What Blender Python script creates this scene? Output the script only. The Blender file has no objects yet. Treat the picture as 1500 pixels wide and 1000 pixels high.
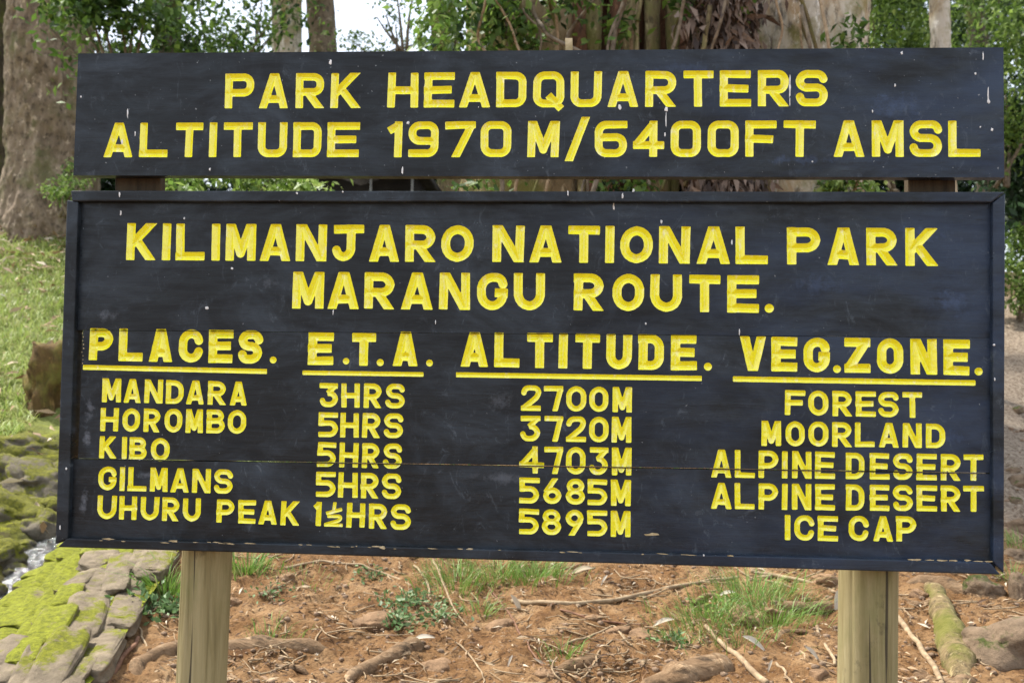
import bpy, bmesh, math, random
import numpy as np
from mathutils import Vector, Matrix

# ------------------------------------------------------------------ camera, sky, sun, exposure
scene = bpy.context.scene
COL = scene.collection
FPX = 1458.0                                    # focal length in photograph pixels (1500 wide)
CAM = np.array([0.0, -2.888, 1.387])
fwd = np.array([-0.072, 0.9962, 0.0495]); fwd /= np.linalg.norm(fwd)
upv = np.array([-0.0144, -0.0507, 0.9986]); upv -= fwd * (upv @ fwd); upv /= np.linalg.norm(upv)
rgt = np.cross(fwd, upv)
cam_data = bpy.data.cameras.new('camera')
cam = bpy.data.objects.new('camera', cam_data); COL.objects.link(cam)
M = Matrix(((rgt[0], upv[0], -fwd[0], CAM[0]), (rgt[1], upv[1], -fwd[1], CAM[1]), (rgt[2], upv[2], -fwd[2], CAM[2]), (0, 0, 0, 1)))
cam.matrix_world = M
cam_data.sensor_width = 36.0
cam_data.lens = 36.0 * FPX / 1500.0
cam_data.clip_start = 0.05; cam_data.clip_end = 2000
cam_data.dof.use_dof = True; cam_data.dof.focus_distance = 2.95; cam_data.dof.aperture_fstop = 4.5
scene.camera = cam

SUN_EL, SUN_AZ = math.radians(58), math.radians(292)      # azimuth clockwise from +Y: left and a little behind the sign
world = bpy.data.worlds.new('World'); scene.world = world; world.use_nodes = True
wn = world.node_tree; wn.nodes.clear()
sky = wn.nodes.new('ShaderNodeTexSky'); sky.sky_type = 'NISHITA'; sky.sun_disc = False
sky.sun_elevation = SUN_EL; sky.sun_rotation = SUN_AZ
sky.air_density = 1.0; sky.dust_density = 3.5; sky.ozone_density = 1.0
hsv = wn.nodes.new('ShaderNodeMix'); hsv.data_type = 'RGBA'; hsv.inputs[0].default_value = 0.42; hsv.inputs[7].default_value = (8.8, 9.2, 9.8, 1)   # thin bright overcast over the blue
bg = wn.nodes.new('ShaderNodeBackground'); bg.inputs['Strength'].default_value = 0.14
wo = wn.nodes.new('ShaderNodeOutputWorld')
wn.links.new(sky.outputs[0], hsv.inputs[6]); wn.links.new(hsv.outputs[2], bg.inputs['Color']); wn.links.new(bg.outputs[0], wo.inputs['Surface'])
sd = bpy.data.lights.new('sun', 'SUN'); sd.energy = 4.2; sd.angle = math.radians(3); sd.color = (1.0, 0.96, 0.88)
sun = bpy.data.objects.new('sun', sd); COL.objects.link(sun)
sdir = Vector((math.sin(SUN_AZ) * math.cos(SUN_EL), math.cos(SUN_AZ) * math.cos(SUN_EL), math.sin(SUN_EL)))
sun.rotation_euler = sdir.to_track_quat('Z', 'Y').to_euler()
scene.view_settings.view_transform = 'Standard'; scene.view_settings.look = 'None'
scene.view_settings.gamma = 1.0; scene.view_settings.use_curve_mapping = False
scene.view_settings.exposure = 0.92

RNG = np.random.default_rng(7)
random.seed(7)

# ------------------------------------------------------------------ helpers
def ray(px, py):
    return fwd + rgt * ((px - 750.0) / FPX) - upv * ((py - 500.0) / FPX)
def P(px, py, d):                               # point seen at (px, py) of the photograph, d metres ahead
    return CAM + ray(px, py) * d
def on_plane(px, py, y=0.0):                    # the same on a plane parallel to the sign
    r = ray(px, py); t = (y - CAM[1]) / r[1]; p = CAM + r * t
    return p[0], p[2]

def _hash(i, j, k):
    n = (i * 374761393 + j * 668265263 + k * 2147483647 * 3 + 1013904223) & 0xFFFFFFFF
    n = ((n ^ (n >> 13)) * 1274126177) & 0xFFFFFFFF
    n = ((n ^ (n >> 16)) * 2246822519) & 0xFFFFFFFF
    return ((n ^ (n >> 15)) & 0xFFFFFF) / float(0xFFFFFF)
def vnoise(p):
    p = np.asarray(p, float); f0 = np.floor(p); t = p - f0; t = t * t * (3 - 2 * t)
    i, j, k = [f0[..., a].astype(np.int64) for a in range(3)]
    r = 0.0
    for a in (0, 1):
        for b in (0, 1):
            for c in (0, 1):
                w = (t[..., 0] if a else 1 - t[..., 0]) * (t[..., 1] if b else 1 - t[..., 1]) * (t[..., 2] if c else 1 - t[..., 2])
                r = r + w * _hash(i + a, j + b, k + c)
    return r * 2 - 1
def fbm(p, octv=4, lac=2.03, gain=0.5):
    s = 0.0; a = 1.0; p = np.asarray(p, float); n = 0.0
    for o in range(octv):
        s = s + a * vnoise(p + 17.3 * o); n += a; a *= gain; p = p * lac
    return s / n
def xyz(x, y, z): return np.stack(np.broadcast_arrays(np.asarray(x, float), y, z), -1)

def mesh_np(name, verts, faces, smooth=False, tint=None, attrs=None):
    """faces: list of arrays, each (n, k)"""
    me = bpy.data.meshes.new(name)
    verts = np.asarray(verts, np.float32).reshape(-1, 3)
    if not isinstance(faces, list): faces = [faces]
    faces = [np.asarray(f, np.int32) for f in faces if len(f)]
    nl = sum(f.size for f in faces); nf = sum(len(f) for f in faces)
    me.vertices.add(len(verts)); me.vertices.foreach_set('co', verts.ravel())
    me.loops.add(nl); me.polygons.add(nf)
    me.loops.foreach_set('vertex_index', np.concatenate([f.ravel() for f in faces]))
    tot = np.concatenate([np.full(len(f), f.shape[1], np.int32) for f in faces])
    st = np.concatenate([[0], np.cumsum(tot)[:-1]]).astype(np.int32)
    me.polygons.foreach_set('loop_start', st); me.polygons.foreach_set('loop_total', tot)
    me.update(calc_edges=True); me.validate()
    if smooth: me.polygons.foreach_set('use_smooth', np.ones(len(me.polygons), bool))
    if tint is not None:
        a = me.attributes.new('tint', 'FLOAT', 'POINT'); a.data.foreach_set('value', np.asarray(tint, np.float32))
    for k, v in (attrs or {}).items():
        a = me.attributes.new(k, 'FLOAT', 'POINT'); a.data.foreach_set('value', np.asarray(v, np.float32))
    return me
def obj(name, me, mat=None, parent=None, loc=None):
    o = bpy.data.objects.new(name, me); COL.objects.link(o)
    if mat is not None and me is not None and not me.materials: me.materials.append(mat)
    if parent is not None: o.parent = parent
    if loc is not None: o.location = loc
    return o
def tag(o, label=None, cat=None, group=None, kind=None):
    if label: o['label'] = label
    if cat: o['category'] = cat
    if group: o['group'] = group
    if kind: o['kind'] = kind
    return o
def thing(name, label, cat, loc=(0, 0, 0), group=None):
    o = bpy.data.objects.new(name, None); COL.objects.link(o); o.location = loc; o.empty_display_size = 0.1
    return tag(o, label, cat, group)
def part(name, me, mat, root):                  # mesh given in world coordinates, stored relative to the thing
    l = np.array(root.matrix_basis.translation)
    co = np.empty(len(me.vertices) * 3, np.float32); me.vertices.foreach_get('co', co)
    me.vertices.foreach_set('co', (co.reshape(-1, 3) - l).astype(np.float32).ravel()); me.update()
    return obj(name, me, mat, root)

# ------------------------------------------------------------------ materials
def ramp(nt, stops, interp='LINEAR'):
    r = nt.nodes.new('ShaderNodeValToRGB'); cr = r.color_ramp; cr.interpolation = interp
    while len(cr.elements) > 1: cr.elements.remove(cr.elements[-1])
    cr.elements[0].position = stops[0][0]; cr.elements[0].color = (*stops[0][1], 1)
    for p, c in stops[1:]:
        e = cr.elements.new(p); e.color = (*c, 1)
    return r
def g(v): return (v, v, v)
class Mat:
    def __init__(self, name, rough=0.8, spec=0.4):
        self.m = bpy.data.materials.new(name); self.m.use_nodes = True
        self.nt = self.m.node_tree; self.b = self.nt.nodes['Principled BSDF']
        self.b.inputs['Roughness'].default_value = rough; self.b.inputs['Specular IOR Level'].default_value = spec
        self.tc = self.nt.nodes.new('ShaderNodeTexCoord')
    def map(self, scale=(1, 1, 1), loc=(0, 0, 0), out='Object'):
        n = self.nt.nodes.new('ShaderNodeMapping'); n.inputs['Scale'].default_value = scale; n.inputs['Location'].default_value = loc
        self.nt.links.new(self.tc.outputs[out], n.inputs['Vector']); return n.outputs[0]
    def geo(self, scale=(1, 1, 1), loc=(0, 0, 0)):
        gg = self.nt.nodes.new('ShaderNodeNewGeometry'); n = self.nt.nodes.new('ShaderNodeMapping'); n.inputs['Scale'].default_value = scale; n.inputs['Location'].default_value = loc
        self.nt.links.new(gg.outputs['Position'], n.inputs['Vector']); return n.outputs[0]
    def noise(self, vec, scale, detail=5, rough=0.55, dist=0.0):
        n = self.nt.nodes.new('ShaderNodeTexNoise'); n.inputs['Scale'].default_value = scale; n.inputs['Detail'].default_value = detail
        n.inputs['Roughness'].default_value = rough; n.inputs['Distortion'].default_value = dist
        self.nt.links.new(vec, n.inputs['Vector']); return n.outputs['Fac']
    def voro(self, vec, scale, feat='F1', out='Distance'):
        n = self.nt.nodes.new('ShaderNodeTexVoronoi'); n.feature = feat; n.inputs['Scale'].default_value = scale
        self.nt.links.new(vec, n.inputs['Vector']); return n.outputs[out]
    def ramp(self, fac, stops, interp='LINEAR'):
        r = ramp(self.nt, stops, interp); self.nt.links.new(fac, r.inputs[0]); return r.outputs[0]
    def mix(self, fac, a, b, mode='MIX'):
        n = self.nt.nodes.new('ShaderNodeMix'); n.data_type = 'RGBA'; n.blend_type = mode
        for k, v in ((0, fac), (6, a), (7, b)):
            if isinstance(v, (int, float)): n.inputs[k].default_value = v
            elif isinstance(v, tuple): n.inputs[k].default_value = (*v, 1)
            else: self.nt.links.new(v, n.inputs[k])
        return n.outputs[2]
    def math(self, op, a, b=0.0):
        n = self.nt.nodes.new('ShaderNodeMath'); n.operation = op
        for k, v in ((0, a), (1, b)):
            if isinstance(v, (int, float)): n.inputs[k].default_value = v
            else: self.nt.links.new(v, n.inputs[k])
        return n.outputs[0]
    def attr(self, name):
        n = self.nt.nodes.new('ShaderNodeAttribute'); n.attribute_name = name; return n.outputs['Fac']
    def color(self, c):
        if isinstance(c, tuple): self.b.inputs['Base Color'].default_value = (*c, 1)
        else: self.nt.links.new(c, self.b.inputs['Base Color'])
        return self
    def rough(self, f): self.nt.links.new(f, self.b.inputs['Roughness']); return self
    def bump(self, h, strength=0.5, dist=0.01):
        n = self.nt.nodes.new('ShaderNodeBump'); n.inputs['Strength'].default_value = strength; n.inputs['Distance'].default_value = dist
        self.nt.links.new(h, n.inputs['Height'])
        if self.b.inputs['Normal'].is_linked:
            self.nt.links.new(self.b.inputs['Normal'].links[0].from_socket, n.inputs['Normal'])
        self.nt.links.new(n.outputs[0], self.b.inputs['Normal']); return self

PALE = (0.14, 0.155, 0.18); BLU = (0.052, 0.082, 0.155); BLK = (0.006, 0.007, 0.009)  # the blue is sky sheen painted into the board colour
WEAR_SPOTS = [(130, 600, 34, 60, .75, PALE), (125, 640, 26, 40, .8, PALE), (120, 735, 22, 60, .7, PALE), (212, 696, 60, 26, .75, PALE), (160, 462, 75, 36, .55, PALE), (170, 560, 60, 18, .4, PALE), (395, 415, 60, 34, .45, PALE), (245, 650, 60, 10, .4, PALE),  # wear spots, and in BLU the painted sky sheen
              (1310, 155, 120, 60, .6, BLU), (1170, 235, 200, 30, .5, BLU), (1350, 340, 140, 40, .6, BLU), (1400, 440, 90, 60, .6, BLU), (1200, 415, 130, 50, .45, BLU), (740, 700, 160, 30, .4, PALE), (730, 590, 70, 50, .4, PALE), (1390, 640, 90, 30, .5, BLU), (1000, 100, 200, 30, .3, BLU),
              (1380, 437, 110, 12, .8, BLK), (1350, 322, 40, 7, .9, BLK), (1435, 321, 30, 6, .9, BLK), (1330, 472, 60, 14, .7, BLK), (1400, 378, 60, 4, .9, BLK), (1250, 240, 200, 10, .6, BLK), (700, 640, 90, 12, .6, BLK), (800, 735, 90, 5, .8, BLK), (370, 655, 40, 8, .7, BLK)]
def board_paint(name, seed=0.0, base=1.0):
    m = Mat(name, 0.45, 0.28)
    grain = m.noise(m.map((1.5, 6, 15), (seed, seed, 0)), 3.0, 9, 0.68, 0.9)
    fine = m.noise(m.map((7, 20, 150), (seed, 0, seed)), 3.0, 5, 0.6)
    blot = m.noise(m.map((1.3, 1, 2.2), (seed * 2, 0, seed)), 2.4, 9, 0.66, 0.8)
    c = m.ramp(grain, [(0.25, (0.003, 0.004, 0.005)), (0.5, (0.007, 0.0092, 0.0112)), (0.75, (0.014, 0.018, 0.022))])
    c = m.mix(m.ramp(blot, [(0.44, g(0)), (0.58, g(0.45)), (0.72, g(1))]), c, (0.036, 0.048, 0.062))
    bl2 = m.noise(m.map((1.0, 1, 5.5), (seed, 4, seed)), 3.4, 8, 0.7, 0.8)
    c = m.mix(m.ramp(bl2, [(0.33, g(0.8)), (0.46, g(0))]), c, (0.007, 0.009, 0.011))
    px = m.nt.nodes.new('ShaderNodeSeparateXYZ'); m.nt.links.new(m.geo(), px.inputs[0])       # reflected sky painted into the colour, bluer towards the right end
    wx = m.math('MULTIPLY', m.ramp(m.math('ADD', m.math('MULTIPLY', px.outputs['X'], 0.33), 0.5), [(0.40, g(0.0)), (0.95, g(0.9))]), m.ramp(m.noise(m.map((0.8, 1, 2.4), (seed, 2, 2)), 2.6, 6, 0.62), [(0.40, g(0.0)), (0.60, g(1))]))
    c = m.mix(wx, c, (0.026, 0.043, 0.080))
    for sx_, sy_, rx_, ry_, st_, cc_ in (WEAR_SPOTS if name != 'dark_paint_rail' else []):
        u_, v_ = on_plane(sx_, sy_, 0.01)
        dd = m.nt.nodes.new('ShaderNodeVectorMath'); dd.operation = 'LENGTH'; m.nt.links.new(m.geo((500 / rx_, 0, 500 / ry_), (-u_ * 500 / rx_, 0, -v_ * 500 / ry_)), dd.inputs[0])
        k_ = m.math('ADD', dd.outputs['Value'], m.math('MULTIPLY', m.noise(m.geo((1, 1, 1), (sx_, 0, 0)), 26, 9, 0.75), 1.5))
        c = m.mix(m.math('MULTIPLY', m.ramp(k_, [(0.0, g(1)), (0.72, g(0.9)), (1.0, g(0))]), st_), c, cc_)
    # chalky scuffs
    sc = m.noise(m.map((9, 1, 5), (seed, 3, 1)), 2.2, 10, 0.78, 1.6)
    scm = m.math('MULTIPLY', m.ramp(sc, [(0.57, g(0)), (0.68, g(0.9))]), m.ramp(blot, [(0.40, g(0.15)), (0.65, g(0.8))]))
    c = m.mix(scm, c, (0.11, 0.135, 0.16))
    # vertical run marks and small pale specks
    run = m.noise(m.map((42, 1, 2.2), (seed, 7, 0)), 2.0, 4, 0.6)
    c = m.mix(m.math('MULTIPLY', m.ramp(run, [(0.66, g(0)), (0.76, g(0.4))]), blot), c, (0.075, 0.09, 0.105))
    sp = m.noise(m.map((1, 1, 1), (seed, 1, 4)), 95, 2, 0.5)
    c = m.mix(m.ramp(sp, [(0.745, g(0)), (0.77, g(0.55))]), c, (0.3, 0.32, 0.33))
    # bare wood showing in a few cracks
    cr = m.noise(m.map((2.2, 1, 60), (seed + 5, 2, 0)), 1.6, 3, 0.5)
    c = m.mix(m.ramp(cr, [(0.735, g(0)), (0.76, g(0.8))]), c, (0.006, 0.006, 0.007))
    m.color(c)
    m.rough(m.ramp(m.noise(m.map((3, 1, 14), (seed, 9, 9)), 2.5, 5, 0.6), [(0.35, g(0.26)), (0.65, g(0.60))]))
    m.bump(grain, 0.25, 0.004); m.bump(fine, 0.22, 0.0012)
    return m.m
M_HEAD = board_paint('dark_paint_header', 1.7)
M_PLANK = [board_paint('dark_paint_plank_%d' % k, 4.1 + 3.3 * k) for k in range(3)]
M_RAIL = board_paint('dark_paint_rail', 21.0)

def yellow_paint():
    m = Mat('yellow_letter_paint', 0.17, 1.0)
    n = m.noise(m.geo((1, 1, 1)), 55, 5, 0.6)
    c = m.ramp(n, [(0.2, (0.80, 0.70, 0.008)), (0.45, (0.88, 0.82, 0.010)), (0.8, (0.92, 0.88, 0.03))])
    w = m.noise(m.geo((1, 1, 0.5), (3, 2, 1)), 42, 8, 0.72)
    c = m.mix(m.ramp(w, [(0.56, g(0)), (0.68, g(0.75))]), c, (0.90, 0.87, 0.55))
    d = m.noise(m.geo((1, 1, 1), (9, 2, 5)), 160, 3, 0.6)
    c = m.mix(m.ramp(d, [(0.72, g(0)), (0.78, g(0.7))]), c, (0.20, 0.15, 0.03))
    m.color(c); m.bump(m.noise(m.geo(), 220, 4), 0.35, 0.002)
    return m.m
M_YEL = yellow_paint()

def post_wood():
    m = Mat('weathered_post_wood', 0.85, 0.25)
    n = m.noise(m.geo((14, 14, 0.9)), 2.2, 9, 0.65, 0.5)
    c = m.ramp(n, [(0.2, (0.11, 0.09, 0.038)), (0.42, (0.23, 0.19, 0.088)), (0.6, (0.32, 0.27, 0.14)), (0.8, (0.42, 0.37, 0.22))])
    gr = m.noise(m.geo((3, 3, 1.2), (4, 0, 0)), 2.0, 6, 0.65)
    c = m.mix(m.ramp(gr, [(0.46, g(0)), (0.68, g(0.65))]), c, (0.13, 0.145, 0.04))
    kn = m.noise(m.geo((1, 1, 0.6), (3, 0, 5)), 11, 8, 0.75)
    c = m.mix(m.ramp(kn, [(0.60, g(0)), (0.70, g(0.6))]), c, (0.05, 0.042, 0.025))
    cr = m.noise(m.geo((34, 34, 0.8), (1, 0, 5)), 1.6, 3, 0.5)
    c = m.mix(m.ramp(cr, [(0.64, g(0)), (0.67, g(0.85))]), c, (0.03, 0.025, 0.018))
    m.color(c); m.bump(n, 0.5, 0.006); m.bump(m.noise(m.geo((60, 60, 2)), 2.0, 4), 0.4, 0.002)
    return m.m
M_POST = post_wood()
def simple(name, stops, scale, rough=0.85, bump=0.5, bd=0.006, stretch=(1, 1, 1), spec=0.3, det=7, seed=0.0):
    m = Mat(name, rough, spec); n = m.noise(m.geo(stretch, (seed, seed, seed)), scale, det, 0.62, 0.3)
    m.color(m.ramp(n, stops)); m.bump(n, bump, bd); return m.m
M_BATTEN = simple('dark_old_batten_wood', [(0.3, (0.028, 0.020, 0.012)), (0.7, (0.10, 0.07, 0.038))], 3, stretch=(12, 12, 1))
M_BARE = simple('bare_pale_wood', [(0.3, (0.30, 0.22, 0.10)), (0.7, (0.62, 0.52, 0.33))], 30)
M_WHITE = simple('bird_dropping_white', [(0.3, (0.45, 0.46, 0.45)), (0.6, (0.8, 0.8, 0.78))], 90)

def bark(name, stops, moss=0.3, mossc=(0.10, 0.12, 0.02), vs=(5, 5, 1.1), fine=26, pale=0.0, seed=0.0, f1=(1, 1, 0.45)):
    m = Mat(name, 0.9, 0.2)
    n = m.noise(m.geo(vs, (seed, 0, seed)), 2.0, 9, 0.68, 0.7)
    c = m.ramp(n, stops)
    v = m.noise(m.geo(f1, (seed, 2, 0)), fine, 6, 0.7)
    c = m.mix(m.ramp(v, [(0.36, g(0.75)), (0.5, g(0))]), c, (0.035, 0.026, 0.018))
    w = m.noise(m.geo(f1, (seed, 5, 3)), fine * 0.8, 6, 0.7)
    c = m.mix(m.ramp(w, [(0.57, g(0)), (0.67, g(0.8))]), c, tuple(min(1, x * 1.7) for x in stops[-1][1]))
    mo = m.noise(m.geo((1, 1, 1), (seed, 8, 1)), 2.6, 7, 0.7)
    c = m.mix(m.ramp(mo, [(0.62 - moss * 0.4, g(0)), (0.75 - moss * 0.4, g(0.75))]), c, mossc)
    m.color(c); m.bump(n, 0.8, 0.03); m.bump(v, 0.7, 0.01)
    return m.m
M_BARK_L = bark('brown_mottled_bark', [(0.25, (0.10, 0.073, 0.05)), (0.5, (0.21, 0.158, 0.108)), (0.75, (0.33, 0.265, 0.195))], 0.25, (0.12, 0.12, 0.05), (3, 3, 1.3), 15, f1=(1, 1, 0.8))
M_BARK_PALE = bark('pale_peeling_bark', [(0.25, (0.20, 0.115, 0.05)), (0.42, (0.36, 0.26, 0.15)), (0.52, (0.46, 0.40, 0.30)), (0.75, (0.54, 0.52, 0.47))], 0.22, (0.15, 0.14, 0.03), (1.6, 1.6, 0.7), 14, seed=3.0)
M_BARK_TAN = bark('tan_mossy_bark', [(0.2, (0.10, 0.07, 0.035)), (0.5, (0.22, 0.16, 0.085)), (0.8, (0.33, 0.26, 0.16))], 0.42, (0.13, 0.14, 0.03), (3, 3, 0.8), 18, seed=7.0)
M_BARK_DARK = bark('dark_forest_bark', [(0.2, (0.03, 0.024, 0.018)), (0.8, (0.10, 0.08, 0.055))], 0.3, seed=9.0)
M_ROOTCOL = bark('greenish_brown_aerial_root', [(0.2, (0.07, 0.045, 0.022)), (0.5, (0.16, 0.12, 0.06)), (0.8, (0.26, 0.23, 0.12))], 0.4, (0.13, 0.14, 0.035), (6, 6, 0.8), 30, seed=12.0)
M_RED = bark('reddish_brown_root', [(0.2, (0.06, 0.03, 0.018)), (0.8, (0.18, 0.09, 0.05))], 0.1, vs=(6, 6, 0.8), seed=14.0)
M_VINE = simple('grey_brown_vine', [(0.3, (0.06, 0.045, 0.03)), (0.7, (0.25, 0.2, 0.14))], 20)
M_ROOT = bark('ground_root_bark', [(0.25, (0.10, 0.058, 0.030)), (0.5, (0.22, 0.14, 0.078)), (0.75, (0.34, 0.24, 0.145))], 0.05, (0.14, 0.13, 0.04), (4, 7, 7), 24, seed=5.0, f1=(0.45, 1, 1))
M_ROOTM = bark('mossy_root_bark', [(0.2, (0.10, 0.07, 0.035)), (0.5, (0.22, 0.16, 0.08)), (0.8, (0.33, 0.26, 0.14))], 0.42, (0.13, 0.14, 0.02), (7, 7, 3), 26, seed=2.0)
M_TWIG = simple('dry_twig', [(0.3, (0.17, 0.11, 0.06)), (0.7, (0.42, 0.32, 0.20))], 25)
M_TWIGR = simple('red_brown_twig', [(0.3, (0.11, 0.05, 0.03)), (0.7, (0.27, 0.15, 0.09))], 25)

def leafmat(name, cols, transl=0.35, rough=0.5):
    m = Mat(name, rough, 0.4)
    c = m.ramp(m.attr('tint'), [(i / (len(cols) - 1), c) for i, c in enumerate(cols)])
    m.color(c)
    tr = m.nt.nodes.new('ShaderNodeBsdfTranslucent'); m.nt.links.new(c, tr.inputs['Color'])
    mx = m.nt.nodes.new('ShaderNodeMixShader'); mx.inputs[0].default_value = transl
    out = m.nt.nodes['Material Output']
    m.nt.links.new(m.b.outputs[0], mx.inputs[1]); m.nt.links.new(tr.outputs[0], mx.inputs[2]); m.nt.links.new(mx.outputs[0], out.inputs['Surface'])
    return m.m
M_LEAF = leafmat('mid_green_leaf', [(0.02, 0.04, 0.012), (0.06, 0.12, 0.022), (0.12, 0.21, 0.035), (0.22, 0.32, 0.07)], 0.45)
M_LEAFL = leafmat('light_green_leaf', [(0.05, 0.09, 0.02), (0.13, 0.22, 0.04), (0.23, 0.34, 0.07), (0.36, 0.45, 0.15)], 0.45)
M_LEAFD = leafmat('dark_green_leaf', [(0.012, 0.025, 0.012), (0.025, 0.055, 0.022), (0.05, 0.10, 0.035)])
M_GRASS = leafmat('grass_blade', [(0.40, 0.33, 0.17), (0.12, 0.20, 0.04), (0.18, 0.32, 0.05), (0.12, 0.26, 0.04), (0.34, 0.42, 0.14)], 0.3)
M_GRASSP = leafmat('pale_bank_grass', [(0.42, 0.37, 0.20), (0.22, 0.31, 0.07), (0.34, 0.43, 0.11), (0.44, 0.50, 0.18), (0.52, 0.50, 0.28)], 0.3)
M_BLUEG = leafmat('blue_green_herb', [(0.06, 0.12, 0.035), (0.12, 0.21, 0.07), (0.24, 0.32, 0.15)], 0.3)
M_DEAD = leafmat('dead_leaf', [(0.10, 0.055, 0.03), (0.24, 0.14, 0.07), (0.36, 0.25, 0.14), (0.50, 0.40, 0.27), (0.60, 0.54, 0.44)], 0.1, 0.7)
M_DEADH = leafmat('hanging_dead_leaf', [(0.035, 0.022, 0.016), (0.10, 0.065, 0.045), (0.20, 0.14, 0.10), (0.34, 0.26, 0.21)], 0.1, 0.7)

def stone_mat(name, base, moss=0.5, seed=0.0, mcol=((0.08, 0.085, 0.008), (0.22, 0.23, 0.012)), up=True):
    m = Mat(name, 0.9, 0.2)
    n = m.noise(m.geo((1, 1, 1), (seed, 0, 0)), 14, 8, 0.65)
    c = m.ramp(n, [(0.25, tuple(x * 0.45 for x in base)), (0.5, base), (0.75, tuple(min(1, x * 1.5) for x in base))])
    mc = m.ramp(m.noise(m.geo((1, 1, 1), (seed, 5, 0)), 45, 6, 0.7), [(0.3, mcol[0]), (0.7, mcol[1])])
    mk = m.noise(m.geo((1, 1, 1), (seed, 9, 0)), 5, 8, 0.72)
    gg = m.nt.nodes.new('ShaderNodeNewGeometry'); sx = m.nt.nodes.new('ShaderNodeSeparateXYZ'); m.nt.links.new(gg.outputs['Normal'], sx.inputs[0])
    k = m.math('ADD', mk, m.math('MULTIPLY', sx.outputs['Z'], 0.12))
    c = m.mix(m.ramp(k, [(0.76 - moss * 0.4, g(0)), (0.84 - moss * 0.4, g(0.95))]), c, mc)
    m.color(c); m.bump(n, 0.9, 0.02); m.bump(m.noise(m.geo(), 60, 8, 0.75), 0.9, 0.008)
    return m.m
M_STONE_MOSS = stone_mat('mossy_wall_stone', (0.19, 0.15, 0.095), 0.80, 0.0, ((0.075, 0.085, 0.008), (0.26, 0.28, 0.016)))
M_STONE_SOME = stone_mat('part_mossy_wall_stone', (0.20, 0.16, 0.11), 0.36, 4.0)
M_STONE_BANK = stone_mat('dark_mossy_rock', (0.13, 0.11, 0.08), 0.60, 8.0, ((0.045, 0.05, 0.008), (0.19, 0.185, 0.018)))
M_STONE_RIGHT = stone_mat('grey_brown_rock', (0.19, 0.135, 0.088), 0.40, 11.0, ((0.03, 0.04, 0.01), (0.08, 0.10, 0.02)))
M_CLOD = stone_mat('soil_covered_stone', (0.24, 0.15, 0.085), -0.4, 13.0)
M_PEB = stone_mat('small_pebble', (0.26, 0.18, 0.12), -0.6, 15.0)

def ground_mat():
    m = Mat('ground', 0.95, 0.15)
    n1 = m.noise(m.geo(), 5, 8, 0.65); n2 = m.noise(m.geo(), 38, 8, 0.7); n3 = m.noise(m.geo(), 130, 5, 0.7)
    dirt = m.ramp(n1, [(0.3, (0.12, 0.058, 0.024)), (0.45, (0.235, 0.125, 0.052)), (0.6, (0.34, 0.205, 0.10)), (0.75, (0.41, 0.285, 0.165))])
    dirt = m.mix(m.ramp(n2, [(0.38, g(0.85)), (0.50, g(0))]), dirt, (0.075, 0.038, 0.020))
    dirt = m.mix(m.ramp(n3, [(0.58, g(0)), (0.72, g(0.7))]), dirt, (0.42, 0.30, 0.19))
    grass = m.ramp(n2, [(0.3, (0.10, 0.12, 0.03)), (0.5, (0.20, 0.23, 0.06)), (0.7, (0.32, 0.33, 0.14))])
    path = m.ramp(n2, [(0.36, (0.12, 0.085, 0.055)), (0.48, (0.26, 0.20, 0.145)), (0.62, (0.40, 0.33, 0.25))])
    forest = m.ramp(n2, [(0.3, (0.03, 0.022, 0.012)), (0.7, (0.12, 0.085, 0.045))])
    wet = m.ramp(n2, [(0.3, (0.025, 0.022, 0.016)), (0.7, (0.09, 0.08, 0.05))])
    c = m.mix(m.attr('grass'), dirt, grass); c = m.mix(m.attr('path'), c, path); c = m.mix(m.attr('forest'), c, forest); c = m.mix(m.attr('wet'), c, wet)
    moss = m.ramp(m.noise(m.geo((1, 1, 1), (2, 3, 4)), 9, 9, 0.72), [(0.36, (0.05, 0.04, 0.02)), (0.47, (0.10, 0.10, 0.015)), (0.62, (0.24, 0.24, 0.02))])
    c = m.mix(m.attr('moss'), c, moss)
    m.color(c); m.bump(n2, 0.9, 0.03); m.bump(n3, 0.7, 0.008)
    return m.m
M_GROUND = ground_mat()
def water_mat():
    m = Mat('stream_water', 0.08, 0.5)
    m.b.inputs['Transmission Weight'].default_value = 0.35; m.b.inputs['IOR'].default_value = 1.33
    n = m.noise(m.geo((1.6, 1, 1)), 16, 6, 0.65, 1.2)
    m.color(m.ramp(n, [(0.45, (0.018, 0.019, 0.017)), (0.62, (0.05, 0.055, 0.055)), (0.67, (0.10, 0.11, 0.11)), (0.71, (0.5, 0.53, 0.56))]))
    m.rough(m.ramp(n, [(0.5, g(0.08)), (0.66, g(0.5))])); m.bump(n, 1.0, 0.03); return m.m
M_WATER = water_mat()

# ------------------------------------------------------------------ ground: one sheet through measured points
CTRL = []
def cp(px, py, d): CTRL.append(P(px, py, d))
for a in [(300, 1000, 3.75), (750, 1000, 3.8), (1230, 1000, 3.65), (300, 820, 4.9), (560, 825, 5.0), (750, 830, 5.05), (1000, 838, 5.0), (1230, 850, 4.8),
          (300, 910, 4.3), (750, 915, 4.35), (1230, 920, 4.2), (300, 600, 8.0), (750, 560, 8.2), (1200, 560, 8.2), (1470, 880, 4.5), (1490, 1000, 3.6),
          (1490, 760, 5.6), (1490, 640, 7.0), (1490, 460, 10.5), (1490, 400, 13), (60, 1000, 3.5), (150, 930, 3.95), (200, 870, 4.35), (240, 820, 4.75),
          (40, 760, 5.9), (0, 700, 6.3), (50, 640, 7.1), (50, 500, 9.0), (50, 415, 10.5), (50, 330, 12.0), (-60, 330, 12.0), (140, 330, 12.0), (-300, 800, 5.5), (-300, 600, 7.5), (-300, 300, 12), (400, 420, 12), (750, 380, 13), (1200, 400, 13), (1800, 700, 7)]:
    cp(*a)
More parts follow.
